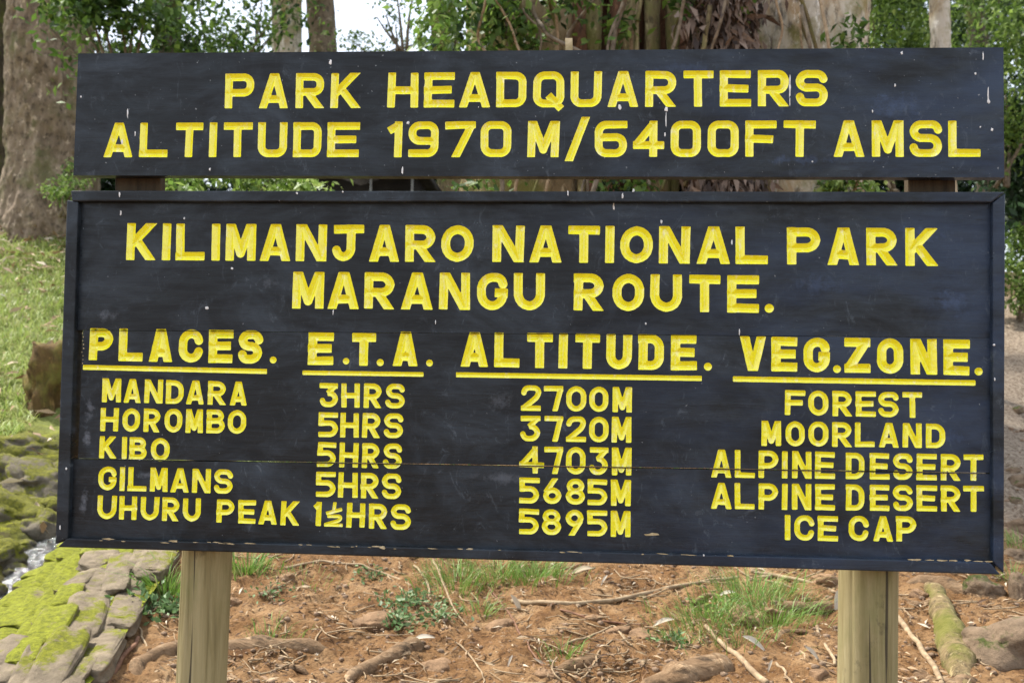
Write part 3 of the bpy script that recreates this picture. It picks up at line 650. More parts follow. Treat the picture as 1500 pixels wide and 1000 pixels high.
def bar(name, quad, y0, y1, mat, bev=0.004, root=None):
    """board with a four-cornered front given in photograph pixels"""
    bm = bmesh.new(); c = [on_plane(*q, y0) for q in quad]
    vf = [bm.verts.new((a, y0, b)) for a, b in c]; vb = [bm.verts.new((a, y1, b)) for a, b in c]
    bm.faces.new(vf); bm.faces.new(vb[::-1])
    for i in range(4): bm.faces.new((vf[i], vb[i], vb[(i + 1) % 4], vf[(i + 1) % 4]))
    bmesh.ops.recalc_face_normals(bm, faces=bm.faces)
    bmesh.ops.bevel(bm, geom=bm.edges[:], offset=bev, segments=2, affect='EDGES', profile=0.5)
    me = bpy.data.meshes.new(name); bm.to_mesh(me); bm.free()
    return part(name, me, mat, root or sign_root)
bar('frame_rail', [(103, 279), (105, 295), (1453, 296.5), (1472.5, 281)], 0.0, 0.058, M_RAIL)
bar('frame_rail', [(1454.2, 297), (1455, 823), (1471, 840), (1473, 282.5)], 0.0015, 0.058, M_RAIL)
bar('frame_rail', [(97.5, 788), (84, 801), (1466, 841.5), (1450, 823)], -0.0015, 0.058, M_RAIL)
bar('frame_rail', [(97.5, 292.5), (80.5, 797), (99, 789), (114.5, 296)], 0.002, 0.058, M_RAIL)
# battens that carry the header, stake end showing above it
for q in ([(168, 240), (168, 330), (235, 330), (235, 240)], [(1330, 240), (1330, 330), (1400, 330), (1400, 240)]):
    bar('batten', q, 0.062, 0.10, M_BATTEN)
bar('stake', [(828, 56), (830, 120), (840, 120), (838.5, 56)], 0.05, 0.066, M_BARE, 0.001)

def tube(path, rad, nseg=16, amp=0.0, nscale=(6, 6, 1.5), seed=0.0, caps=True, flare=None, flat=None):
    path = np.asarray(path, float); n = len(path); rad = np.broadcast_to(np.asarray(rad, float), (n,))
    tg = np.gradient(path, axis=0); tg /= np.linalg.norm(tg, axis=1)[:, None] + 1e-9
    ref = np.array([0, 0, 1.0]) if abs(tg[0][2]) < 0.9 else np.array([1.0, 0, 0])
    N = []; r0 = ref - tg[0] * (ref @ tg[0]); r0 /= np.linalg.norm(r0); N.append(r0)
    for i in range(1, n):
        r = N[-1] - tg[i] * (N[-1] @ tg[i]); N.append(r / (np.linalg.norm(r) + 1e-9))
    N = np.array(N); Bn = np.cross(tg, N)
    th = np.linspace(0, 2 * np.pi, nseg, endpoint=False)
    dirs = N[:, None, :] * np.cos(th)[None, :, None] + Bn[:, None, :] * np.sin(th)[None, :, None]
    R = np.repeat(rad[:, None], nseg, 1)
    if flare is not None: R = R * flare(np.arange(n) / (n - 1))[:, None] if not callable(getattr(flare, 'two', None)) else R
    pts = path[:, None, :] + dirs * R[..., None]
    if amp: pts = pts + dirs * (amp * fbm(pts * np.array(nscale) + seed, 4))[..., None]
    v = pts.reshape(-1, 3); I = np.arange(n * nseg).reshape(n, nseg); J = np.roll(I, -1, 1)
    f = np.stack([I[:-1], J[:-1], J[1:], I[1:]], -1).reshape(-1, 4); fs = [f]
    if caps:
        v = np.concatenate([v, path[:1], path[-1:]]); a, b = n * nseg, n * nseg + 1
        fs.append(np.concatenate([np.stack([J[0], I[0], np.full(nseg, a)], -1), np.stack([I[-1], J[-1], np.full(nseg, b)], -1)]))
    return v, fs
def join(list_vf):
    vs, f3, f4, n = [], [], [], 0
    for v, fs in list_vf:
        for f in (fs if isinstance(fs, list) else [fs]):
            f = np.asarray(f)
            (f3 if f.shape[1] == 3 else f4).append(f + n)
        vs.append(v); n += len(v)
    return np.concatenate(vs), [np.concatenate(x) for x in (f3, f4) if x]

def post(px0, px1, lab):
    y = 0.06 + 0.075
    u0, _ = on_plane(px0[0], 900, y); u1, _ = on_plane(px1[0], 900, y); r = (u1 - u0) / 2; cx = (u0 + u1) / 2
    zt = 1.55; zs = np.linspace(-0.35, zt, 140); lean = px0[1]
    y = 0.060 + r
    path = np.stack([cx + (zs - 0.7) * lean, np.full_like(zs, y), zs], -1)
    v, fs = tube(path, r, 128, 0.003, (9, 9, 0.7), px0[0])
    ax = np.stack([cx + (v[:, 2] - 0.7) * lean, np.full(len(v), y)], -1); dv = v[:, :2] - ax; th = np.arctan2(dv[:, 1], dv[:, 0]); rad_ = np.hypot(dv[:, 0], dv[:, 1])
    for ca, w_, dp, z0_, z1_ in [(-1.05, .035, .016, -1, 1.6), (-1.9, .028, .012, .55, .80), (-1.45, .028, .010, .2, .68), (-2.4, .03, .010, .3, 1.0), (-0.6, .03, .01, .5, .75)]:
        a_ = ca + 0.05 * vnoise(xyz(v[:, 2] * 5, ca, px0[0])); k_ = np.exp(-((th - a_) / w_) ** 2) * np.clip((v[:, 2] - z0_) * 12, 0, 1) * np.clip((z1_ - v[:, 2]) * 12, 0, 1)
        rad_ = rad_ - 0.3 * dp * k_
    v[:, :2] = ax + np.stack([np.cos(th), np.sin(th)], -1) * rad_[:, None]
    o = part('post', mesh_np('post', v, fs, True), M_POST, sign_root); o['label'] = lab
post((265.5, 0.012), (334.5,), 'thinner left post with a straight crack'); post((1229, 0.012), (1315,), 'thicker right post with green algae at its top')
# the saw-cut crack along the left post
# bird droppings
def blob(px, py, rx, ry, y):
    u, v = on_plane(px, py, y); n = 12; rx /= 660; ry /= 560; th = np.linspace(0, 2 * np.pi, n, endpoint=False)
    rr = 1 + 0.25 * RNG.normal(size=n).clip(-1, 1)
    ring = np.stack([u + rx * rr * np.cos(th), np.full(n, y - 0.0004), v + ry * rr * np.sin(th)], -1)
    vv = np.concatenate([ring, [[u, y - 0.0022, v]]]); f = np.array([[i, (i + 1) % n, n] for i in range(n)])
    part('bird_dropping', mesh_np('bird_dropping', vv, f, True), M_WHITE, sign_root)
for a in [(484, 91, 2.6, 5), (118.5, 142, 2, 2), (187, 166, 1.6, 9), (198, 196, 1.3, 4.5), (307.5, 248, 1.8, 2.2), (598, 180, 2.8, 3), (589.5, 250, 1.8, 6), (908, 157, 3, 4.2), (976, 160, 3.2, 4.5), (975.5, 176, 1.2, 12), (974, 197, 1.4, 4),
          (1157, 128, 2, 17), (1157, 150, 1.0, 7), (1321, 78, 2, 3), (1440, 82, 1.3, 7), (1447.5, 139, 1.2, 13), (1448, 149, 2.6, 3), (1453, 190, 2, 3), (1436, 186, 1.5, 1.5), (1429, 108, 2, 2), (1190, 237, 1.6, 1.6), (1278, 163, 1.2, 2.5), (701, 157, 1, 1), (1311, 125, 1.6, 2.4), (179, 208, 2, 4)]:
    blob(*a, yh)
for a in [(303, 451, 3, 3), (1072, 354.5, 1.7, 4), (969, 325, 2, 3.5), (899, 303, 1.5, 6), (340, 393, 2.4, 2), (1455, 505, 0, 0), (488, 457, 1.2, 4), (270, 320, 2, 2), (1083, 487, 1, 6), (177, 312, 1.6, 5), (638, 472, 1, 3), (946, 474, 1.6, 2)]:
    if a[2]: blob(*a, yp)
for a in [(832, 283, 1.3, 5), (912, 287, 1.6, 5), (928, 279, 2.4, 3), (435, 283, 2.4, 2), (175, 285, 2, 4), (1456, 505, 2.4, 1.8), (1457, 555, 1.2, 3), (502, 281, 1.6, 1.6), (1031, 813, 1.8, 1.8), (97, 686, 2, 2.4), (88, 772, 1.4, 4)]:
    blob(*a, -0.002)
# bare wood slivers where the paint has gone, along the lower rail and in the open seam
sl = []
def sliver(px, py, w, h, y):
    u, v = on_plane(px, py, y); w /= 1000; h /= 1000; n = 8; th = np.linspace(0, 2 * np.pi, n, endpoint=False)
    rr = 1 + 0.35 * RNG.normal(size=n).clip(-1, 1)
    ring = np.stack([u + w * rr * np.cos(th), np.full(n, y - 0.0007), v + h * rr * np.sin(th) + w * np.cos(th) * -0.024], -1)
    sl.append((np.concatenate([ring, [[u, y - 0.0012, v]]]), np.array([[i, (i + 1) % n, n] for i in range(n)])))
for k in range(34):
    px = random.choice([random.uniform(140, 700), random.uniform(140, 700), random.uniform(700, 1100)]); t = (px - 98) / (1450 - 98)
    sliver(px, 788.5 + t * 34.5 + random.uniform(-0.5, 2.5), random.uniform(2, 16), random.uniform(0.5, 1.8), -0.0015)
for k in range(16):
    px = random.uniform(1330, 1450); sliver(px, 819 + (px - 1330) * 0.025, random.uniform(4, 12), random.uniform(0.8, 2.2), -0.0015)
for k in range(9): sliver(121 + random.uniform(-1, 1.5), 488 + k * 5.5, random.uniform(0.8, 2.4), random.uniform(1, 2.6), yp)
for px, py, w, h in [(160, 789, 18, 2.4), (253, 792, 15, 2.8), (560, 802, 7, 4), (1416, 820, 10, 3), (955, 782.5, 18, 4)]:
    sliver(px, py, w, h, -0.0015 if py > 785 else yp)
v, fs = join(sl); o = part('bare_wood_patches', mesh_np('bare_wood_patches', v, fs), M_BARE, sign_root); o['kind'] = 'stuff'

# ------------------------------------------------------------------ vegetation helpers
def leaf_mesh(c, size, seed_dir=None, asp=0.45, fold=0.25, droop=0.3, rng=RNG, bend=0.0):
    """many small folded leaves: 4 triangles each; c (n,3), size (n,)"""
    n = len(c); size = np.broadcast_to(size, (n,))
    d = rng.normal(size=(n, 3)) if seed_dir is None else seed_dir + rng.normal(size=(n, 3)) * 0.45
    d[:, 2] -= droop; d /= np.linalg.norm(d, axis=1)[:, None]
    up = rng.normal(size=(n, 3)) * 0.6 + np.array([0, -0.35, 0.9]); s = np.cross(d, up); s /= np.linalg.norm(s, axis=1)[:, None] + 1e-9
    nn = np.cross(s, d)
    L = size[:, None]; w = L * asp * 0.5
    p0 = c; p1 = c + d * L * 0.45 + s * w + nn * w * fold; p2 = c + d * L + nn * L * -bend; p3 = c + d * L * 0.45 - s * w + nn * w * fold; pm = c + d * L * 0.5
    v = np.stack([p0, p1, p2, p3, pm], 1).reshape(-1, 3); b = (np.arange(n) * 5)[:, None]
    f = np.concatenate([b + np.array([[0, 4, 1]]), b + np.array([[4, 2, 1]]), b + np.array([[0, 3, 4]]), b + np.array([[4, 3, 2]])])
    t = np.repeat(np.clip(rng.normal(0.45, 0.27, n), 0, 1), 5)
    return v, f, t
def clumps(n, centre, radii, nclump=30, spread=0.28, rng=RNG, hollow=0.3):
    c = rng.normal(size=(nclump, 3)); c /= np.linalg.norm(c, axis=1)[:, None]; c *= (hollow + (1 - hollow) * rng.random(nclump) ** 0.5)[:, None]
    k = rng.integers(0, nclump, n); s = spread * (0.5 + rng.random(nclump))[k][:, None]
    p = c[k] + rng.normal(size=(n, 3)) * s * 0.6
    return np.asarray(centre) + p * np.asarray(radii), k
def shrub(name, label, cat, centre, radii, n, size, mat, nclump=30, stems=5, kindname='foliage', asp=0.5, group=None, spread=0.28, stem_mat=None, droop=0.3):
    base = np.array([centre[0], centre[1], float(ground(centre[0], centre[1]))])
    r = thing(name, label, cat, tuple(base), group)
    c, k = clumps(n, centre, radii, nclump, spread)
    c[:, 2] = np.maximum(c[:, 2], ground(c[:, 0], c[:, 1], False) + 0.03)
    v, f, t = leaf_mesh(c, size * (0.6 + 0.8 * RNG.random(n)), asp=asp, droop=droop)
    t = np.clip(t + np.repeat((RNG.random(nclump)[k] - 0.5) * 0.5, 5), 0, 1)
    part(kindname, mesh_np(kindname, v, f, tint=t), mat, r)
    vf = []; base = np.array([base[0], base[1], max(base[2], centre[2] - 1.3 * radii[2])])
    for i in range(stems):
        q = c[RNG.integers(0, n)]; m = (base + q) / 2 + RNG.normal(size=3) * 0.12 * np.asarray(radii)
        ts = np.linspace(0, 1, 9)[:, None]; pth = (1 - ts) ** 2 * (base + RNG.normal(size=3) * [0.05, 0.05, 0] - [0, 0, 0.05]) + 2 * ts * (1 - ts) * m + ts ** 2 * q
        vf.append(tube(pth, np.linspace(0.022, 0.006, 9), 6))
    v, fs = join(vf); part('stems', mesh_np('stems', v, fs, True), stem_mat or M_VINE, r)
    return r
def trunk_mesh(base, top, r0, r1, nseg=96, rings=120, amp=0.06, nscale=(3.5, 3.5, 0.9), seed=0.0, flare=0.6, fl_h=0.5, lobes=5, wob=0.1):
    ts = np.linspace(0, 1, rings); base = np.asarray(base, float); top = np.asarray(top, float); H = np.linalg.norm(top - base)
    path = base + (top - base) * ts[:, None]
    path = path + wob * np.stack([vnoise(xyz(ts * 3 + seed, 0, 0)), vnoise(xyz(ts * 3 + seed, 5, 0)), 0 * ts], -1) * np.minimum(ts * 4, 1)[:, None]
    th = np.linspace(0, 2 * np.pi, nseg, endpoint=False)
    rad = (r0 + (r1 - r0) * ts)[:, None] * np.ones(nseg)
    rad = rad * (1 + flare * np.exp(-(ts * H / fl_h))[:, None] * (0.75 + 0.5 * np.abs(np.sin(th * lobes / 2 + seed)))[None])
    pts = path[:, None, :] + np.stack([np.cos(th), np.sin(th), 0 * th], -1)[None] * rad[..., None]
    nr = np.stack([np.cos(th), np.sin(th), 0 * th], -1)[None]
    disp = amp * 0.45 * fbm(pts * np.array([16, 16, 6]) + seed, 3) + amp * fbm(pts * np.array(nscale) + seed, 5) + amp * 0.35 * (1 - np.abs(fbm(pts * np.array([9, 9, 2.5]) + seed, 3)) * 3)
    pts = pts + nr * disp[..., None]
    v = pts.reshape(-1, 3); I = np.arange(rings * nseg).reshape(rings, nseg); J = np.roll(I, -1, 1)
    return v, [np.stack([I[:-1], J[:-1], J[1:], I[1:]], -1).reshape(-1, 4)]
def tree(name, label, base, top, r0, r1, mat, crown_mat, crown_r=(2.2, 2.2, 1.5), ncrown=2600, leaf=0.16, limbs=4, root=None, **kw):
    base = np.asarray(base, float); top = np.asarray(top, float)
    r = root or thing(name, label, 'tree', tuple(base))
    v, fs = trunk_mesh(base - [0, 0, kw.pop('sink', 0.25)], top, r0, r1, **kw); part('trunk', mesh_np('trunk', v, fs, True), mat, r)
    vf = []
    for i in range(limbs):
        a = 2 * math.pi * (i + random.random() * 0.6) / limbs; e = top + np.array([math.cos(a) * crown_r[0] * 0.7, math.sin(a) * crown_r[1] * 0.7, crown_r[2] * (0.6 + random.random() * 0.6)])
        s = top - (top - base) * 0.04; ts = np.linspace(0, 1, 10)[:, None]; m = (s + e) / 2 + [0, 0, -0.25]
        vf.append(tube((1 - ts) ** 2 * s + 2 * ts * (1 - ts) * m + ts ** 2 * e, np.linspace(r1 * 0.6, r1 * 0.12, 10), 8))
    v, fs = join(vf); part('limbs', mesh_np('limbs', v, fs, True), mat, r)
    c, k = clumps(ncrown, top + [0, 0, crown_r[2]], crown_r, 40, 0.2); v, f, t = leaf_mesh(c, leaf * (0.6 + 0.8 * RNG.random(ncrown)))
    part('crown', mesh_np('crown', v, f, tint=t), crown_mat, r)
    return r
def gz(x, y): return float(ground(x, y))
def at_ground(px, d):
    """ground point d metres ahead below photograph column px"""
    q = P(px, 500, d); return np.array([q[0], q[1], gz(q[0], q[1])])

# ------------------------------------------------------------------ trees behind the sign
b = at_ground(50, 12.0); t_ = P(92, -160, 12.0)
tree('leaning_tree', 'thick brown mottled trunk leaning right beside the left edge of the sign', b, t_, 0.46, 0.42, M_BARK_L, M_LEAF, seed=2.0, flare=0.9, fl_h=0.9, lobes=5, amp=0.08, sink=1.1, nseg=160, rings=220)
b = at_ground(-25, 14); t_ = P(-8, -160, 14)
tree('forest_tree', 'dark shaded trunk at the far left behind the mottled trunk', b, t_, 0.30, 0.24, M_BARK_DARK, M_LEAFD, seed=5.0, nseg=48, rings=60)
for px, px2, w, lab, m, d in [(424, 418, 0.19, 'pale tan trunk rising above the word park on the header', M_BARK_PALE, 13.0), (474, 462, 0.19, 'brown trunk just left of the bright sky gap', M_BARK_L, 14.0),
                         (1383, 1381, 0.072, 'slim straight pale trunk above the right end of the header', M_BARK_PALE, 8.3)]:
    tree('forest_tree', lab, at_ground(px, d), P(px2, -200, d), w * 1.05, w, m, M_LEAF, seed=px * 0.1, nseg=48, rings=80, amp=0.02, flare=0.4, crown_r=(1.6, 1.6, 1.1), ncrown=1800)
for px, px2, w, lab, d in [(235, 262, 0.2, 'dim trunk half hidden by the leafy shrub left of the pale trunks', 15.0), (655, 640, 0.16, 'vine-draped slender trunk right of the bright sky gap', 12.5), (1445, 1420, 0.14, 'dark thin trunk inside the bright green thicket at right', 14.5)]:
    tree('forest_tree', lab, at_ground(px, d), P(px2, -220, d), w * 1.1, w * 0.9, M_BARK_DARK if px != 655 else M_BARK_TAN, M_LEAF, seed=px * 0.1, nseg=40, rings=60, amp=0.02, flare=0.3, crown_r=(1.6, 1.6, 1.0), ncrown=1500)

# the huge old tree: two trunk lobes, a row of aerial roots between them, dead leaves, vines, ivy
DT = 7.6
bt = at_ground(960, DT)
old = thing('old_tree', 'huge old tree behind the header with hanging roots, vines and dead leaves between pale trunks', 'tree', tuple(bt))
def lobe(px0, px1, pxt0, pxt1, d, mat, seed, **kw):
    b = at_ground((px0 + px1) / 2, d); t = P((pxt0 + pxt1) / 2, -260, d); w0 = (px1 - px0) / 2 / FPX * d; w1 = (pxt1 - pxt0) / 2 / FPX * d
    v, fs = trunk_mesh(b - [0, 0, 0.3], t, w0, w1, seed=seed, **kw); part('trunk', mesh_np('trunk', v, fs, True), mat, old)
lobe(690, 880, 690, 860, DT + 0.4, M_BARK_TAN, 3.0, amp=0.07, flare=0.15)
lobe(850, 1010, 830, 1010, DT + 0.7, M_RED, 8.0, amp=0.10, flare=0.1)
lobe(1085, 1262, 1095, 1262, DT + 0.1, M_BARK_PALE, 6.0, amp=0.045, flare=0.1)
lobe(985, 1110, 985, 1110, DT + 0.5, M_BARK_DARK, 9.0, amp=0.08, flare=0.1)
for i, (pxb, pxt, w, m) in enumerate([(862, 858, 14, M_RED), (884, 874, 12, M_ROOTCOL), (905, 898, 12, M_RED), (925, 932, 11, M_ROOTCOL), (945, 950, 12, M_ROOTCOL), (968, 962, 13, M_ROOTCOL), (990, 985, 12, M_ROOTCOL), (1003, 1008, 9, M_RED), (843, 848, 8, M_ROOTCOL)]):
    d = DT - 0.05 + 0.12 * random.random(); bb = at_ground(pxb, d); tt = P(pxt, -150, d); ts = np.linspace(0, 1, 50)
    path = bb + (tt - bb) * ts[:, None] + 0.05 * np.stack([vnoise(xyz(ts * 4 + i * 7, 1, 0)), vnoise(xyz(ts * 4 + i * 7, 9, 0)), 0 * ts], -1)
    r = w / FPX * d * 0.95; v, fs = tube(path, r * (1 + 0.25 * vnoise(xyz(ts * 9, i, 2))), 18, 0.015, (7, 7, 1.5), i)
    part('aerial_root', mesh_np('aerial_root', v, fs, True), m, old)
# vines
for i in range(26):
    px = random.uniform(690, 1250); d = DT - 0.45 - 0.25 * random.random(); px2 = px + random.uniform(-110, 110)
    a = P(px, random.uniform(-60, 10), d); bq = P(px2, random.uniform(150, 420), d + 0.1); ts = np.linspace(0, 1, 36)
    path = a + (bq - a) * ts[:, None]; path[:, 2] -= 0.25 * random.random() * np.sin(ts * math.pi)
    path = path + 0.10 * np.stack([vnoise(xyz(ts * 5 + i * 3, 1, 7)), vnoise(xyz(ts * 5 + i * 3, 9, 7)), vnoise(xyz(ts * 5 + i * 3, 4, 7))], -1)
    v, fs = tube(path, random.uniform(0.006, 0.02), 7); part('vine', mesh_np('vine', v, fs, True), random.choice([M_VINE, M_ROOTCOL, M_TWIG]), old)
# hanging dead leaves
n = 3800; px = RNG.normal(1062, 26, n); py = RNG.uniform(-60, 330, n); d = DT - 0.35 - 0.25 * RNG.random(n)
c = np.stack([P(a, b_, e) for a, b_, e in zip(px, py, d)])
v, f, t = leaf_mesh(c, 0.07 + 0.11 * RNG.random(n), seed_dir=np.array([[0.1, -0.2, -0.7]]).repeat(n, 0), asp=0.28, bend=0.25)
o = part('hanging_dead_leaves', mesh_np('hanging_dead_leaves', v, f, tint=t), M_DEADH, old); o['kind'] = 'stuff'
# ivy and fern tufts on the trunks
cc = []
for px, py, r, n in [(725, 10, 0.20, 260), (745, 45, 0.2, 220), (690, 20, 0.3, 500), (905, 40, 0.13, 90), (815, 5, 0.15, 90), (700, 250, 0.2, 150), (1090, 20, 0.1, 40), (900, 265, 0.12, 90), (940, 275, 0.1, 60), (1235, 270, 0.12, 90), (1000, 0, 0.1, 60), (860, -10, 0.2, 120), (770, 60, 0.1, 60), (1250, 60, 0.15, 120)]:
    cc.append(P(px, py, DT - 0.5) + RNG.normal(size=(n, 3)) * r * 0.6)
cc = np.concatenate(cc); v, f, t = leaf_mesh(cc, 0.05 + 0.05 * RNG.random(len(cc)), asp=0.55)
o = part('ivy', mesh_np('ivy', v, f, tint=t), M_LEAF, old); o['kind'] = 'stuff'
# limbs and crown, above the picture
tp = P(960, -330, DT); vf = []
for i in range(7):
    a = i * 0.9; e = tp + np.array([math.cos(a) * 2.2, math.sin(a) * 2.2, 1.5]); ts = np.linspace(0, 1, 12)[:, None]
    vf.append(tube((1 - ts) * (tp + [0.8 * math.cos(a), 0, -0.6]) + ts * e, np.linspace(0.22, 0.05, 12), 10))
v, fs = join(vf); part('limbs', mesh_np('limbs', v, fs, True), M_BARK_TAN, old)
c, k = clumps(4500, tp + [0, 0.6, 2.0], (3.4, 2.6, 1.4), 60, 0.2); v, f, t = leaf_mesh(c, 0.16); part('crown', mesh_np('crown', v, f, tint=t), M_LEAF, old)

# ------------------------------------------------------------------ shrubs
shrub('leafy_shrub', 'mid green broad-leaved shrub over the left end of the header', 'shrub', P(190, 25, 9.2), (0.75, 0.6, 0.65), 3600, 0.085, M_LEAF, 44, 8)
shrub('leafy_shrub', 'grey-green airy shrub with sky showing through, above the letters PARK', 'shrub', P(335, 20, 10.5), (0.85, 0.6, 0.7), 2500, 0.075, M_LEAF, 46, 12, spread=0.3)
shrub('leafy_branches', 'wispy leafy branches crossing the lower part of the bright sky gap', 'branches', P(545, 66, 13.0), (0.75, 0.3, 0.16), 500, 0.06, M_LEAFL, 26, 6, spread=0.35)
shrub('leafy_branches', 'thin leafy branches hanging into the top of the bright sky gap', 'branches', P(585, 0, 12.0), (0.28, 0.3, 0.45), 420, 0.06, M_LEAF, 22, 5, spread=0.35)
shrub('low_shrub', 'bright green low plants seen through the gap right of the left batten', 'shrub', P(330, 275, 7.5), (0.75, 0.35, 0.25), 1800, 0.07, M_LEAFL, 22)
shrub('climbing_vine', 'light green hanging vine right of the bright sky gap', 'plant', P(648, 20, 8.6), (0.24, 0.3, 0.9), 1500, 0.08, M_LEAFL, 30)
shrub('leafy_shrub', 'bright green thicket left of the slim pale trunk', 'shrub', P(1306, 60, 9.6), (0.50, 0.5, 1.1), 6500, 0.065, M_LEAFL, 60, 3)
shrub('leafy_shrub', 'dense fresh green thicket right of the slim pale trunk', 'shrub', P(1470, 60, 10.0), (0.75, 0.6, 1.1), 7500, 0.065, M_LEAFL, 60, 3)
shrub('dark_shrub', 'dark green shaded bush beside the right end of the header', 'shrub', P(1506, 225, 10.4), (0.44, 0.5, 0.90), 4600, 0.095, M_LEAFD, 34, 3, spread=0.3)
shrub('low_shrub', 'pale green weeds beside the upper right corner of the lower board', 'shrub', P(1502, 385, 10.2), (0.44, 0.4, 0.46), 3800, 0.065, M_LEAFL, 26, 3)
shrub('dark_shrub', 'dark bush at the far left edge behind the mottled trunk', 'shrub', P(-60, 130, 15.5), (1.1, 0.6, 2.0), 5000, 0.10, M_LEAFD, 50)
shrub('mossy_stump_plant', 'yellow-green moss and weeds at the foot of the mottled trunk', 'plant', P(96, 268, 10.9), (0.25, 0.3, 0.25), 700, 0.05, M_LEAFL, 14)
shrub('low_shrub', 'small green weeds seen through the gap under the header near its right end', 'shrub', P(1240, 275, 7.0), (0.25, 0.2, 0.14), 350, 0.06, M_LEAFL, 10, 2)
# the wood behind, one mass
fc = []
for px, py, rx, rz, n in [(200, 290, 1.6, 0.5, 2600), (420, 290, 1.8, 0.5, 2600), (640, 290, 1.5, 0.5, 2000), (1440, 280, 1.6, 0.8, 4500), (1300, 285, 1.2, 0.5, 2500), (-200, 100, 3, 2.4, 5000), (120, 180, 1.8, 1.3, 3200), (300, 190, 2.0, 1.1, 3400), (560, 230, 1.6, 0.9, 2600), (860, 60, 2.0, 2.6, 3500), (1150, 50, 2.0, 2.8, 4200), (1380, 300, 2.2, 1.0, 3500), (1330, 60, 1.6, 2.6, 5500), (1480, 60, 1.6, 2.8, 5500), (1800, 60, 3, 3, 5000), (150, -60, 1.8, 0.9, 1800), (-100, -80, 2.0, 1.2, 2500)]:
    c, k = clumps(n, P(px, py, 17.5), (rx, 1.2, rz), 40, 0.25); fc.append(c)
fc = np.concatenate(fc); v, f, t = leaf_mesh(fc, 0.11 + 0.1 * RNG.random(len(fc)))
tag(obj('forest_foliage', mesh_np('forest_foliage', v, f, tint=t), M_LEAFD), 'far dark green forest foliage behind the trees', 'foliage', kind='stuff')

# dark hut seen through the gap between the boards
DH = 11.0
hut = thing('dark_hut', 'dark open hut with two pale posts seen through the gap under the header', 'hut', tuple(at_ground(525, DH)))
M_HUT = simple('dark_hut_timber', [(0.3, (0.012, 0.010, 0.008)), (0.7, (0.035, 0.028, 0.02))], 6)
M_HUTP = simple('pale_hut_post', [(0.3, (0.25, 0.25, 0.23)), (0.7, (0.42, 0.42, 0.40))], 12)
def boxm(x0, x1, y0, y1, z0, z1):
    v = np.array([[x, y, z] for x in (x0, x1) for y in (y0, y1) for z in (z0, z1)]); f = np.array([[0, 1, 3, 2], [4, 6, 7, 5], [0, 4, 5, 1], [2, 3, 7, 6], [0, 2, 6, 4], [1, 5, 7, 3]])
    return v, f
ha = P(442, 262, DH); hbq = P(603, 262, DH); hz0 = at_ground(525, DH)[2] - 0.5; hz1 = P(500, 248, DH)[2]
v, f = boxm(ha[0], hbq[0], ha[1] + 0.25, ha[1] + 1.6, hz0, hz1); part('wall', mesh_np('wall', v, f), M_HUT, hut)
v, f = boxm(ha[0] - 0.12, hbq[0] + 0.12, ha[1] - 0.05, ha[1] + 1.75, hz1 + 0.003, hz1 + 0.08); part('roof', mesh_np('roof', v, f), M_HUT, hut)
for px in (541, 602):
    q = P(px, 262, DH); v, f = boxm(q[0] - 0.012, q[0] + 0.012, q[1] + 0.08, q[1] + 0.104, hz0, hz1); part('post', mesh_np('post', v, f), M_HUTP, hut)

# ------------------------------------------------------------------ stones
def rock_mesh(name, seed, sub=2, amp=0.28, blocky=0.5):
    bm = bmesh.new(); bmesh.ops.create_icosphere(bm, subdivisions=sub, radius=1.0)
    co = np.array([v.co[:] for v in bm.verts]); co = np.sign(co) * np.abs(co) ** (1 - 0.35 * blocky)
    n = co / np.linalg.norm(co, axis=1)[:, None]; co = co + n * (amp * fbm(n * 1.3 + seed * 5.1, 3) + (amp * 0.45 * (np.abs(fbm(n * 3.1 + seed * 2.7, 4)) - 0.2) if sub > 2 else 0))[:, None]
    for v, c in zip(bm.verts, co): v.co = c
    me = bpy.data.meshes.new(name); bm.to_mesh(me); bm.free()
    me.polygons.foreach_set('use_smooth', np.ones(len(me.polygons), bool)); return me
def rocks(n, mat, **kw):
    out = []
    for i in range(n):
        me = rock_mesh('stone', i + hash(mat.name) % 7 * 0 + len(mat.name), **kw); me.materials.append(mat); out.append(me)
    return out
R_MOSS = rocks(8, M_STONE_MOSS, sub=4, amp=0.42, blocky=1.7); R_SOME = rocks(8, M_STONE_SOME, sub=4, amp=0.42, blocky=1.7); R_BANK = rocks(6, M_STONE_BANK, sub=4, amp=0.75, blocky=1.0); R_RIGHT = rocks(6, M_STONE_RIGHT, sub=4, amp=0.6, blocky=1.0); R_CLOD = rocks(5, M_CLOD, sub=4, amp=0.6, blocky=1.4)
def place(me, p, s, rz=0.0, tilt=(0, 0), parent=None, name='stone'):
    o = bpy.data.objects.new(name, me); COL.objects.link(o); o.rotation_euler = (tilt[0], tilt[1], rz); o.scale = s
    if parent: o.parent = parent; o.location = Vector(p) - parent.location
    else: o.location = Vector(p)
    return o
# sloping masonry beside the stream
e0 = gpoint(-60, 1080); wl = thing('stone_revetment', 'sloping masonry bank of long stones, mossy towards the stream, at lower left', 'stone wall', tuple(gpoint(150, 930)))
rowa = [(-70, 1000), (0, 935), (45, 885), (85, 845), (120, 812), (165, 770)]     # water side, photograph pixels
rowb = [(40, 1130), (95, 1040), (150, 975), (195, 900), (235, 845), (262, 800)]     # soil side
A3 = np.array([gpoint(*q) for q in rowa]); B3 = np.array([gpoint(*q) for q in rowb])
A3[:, 2] = [chan(a[0], a[1])[1] + 0.0 for a in A3]
def along(Q, t): t = t * (len(Q) - 1); i = min(int(t), len(Q) - 2); return Q[i] * (1 - (t - i)) + Q[i + 1] * (t - i)
ang = math.atan2((A3[-1] - A3[0])[1], (A3[-1] - A3[0])[0]); slope = math.atan2((A3[-1] - A3[0])[2], np.linalg.norm((A3[-1] - A3[0])[:2]))
NR = 10
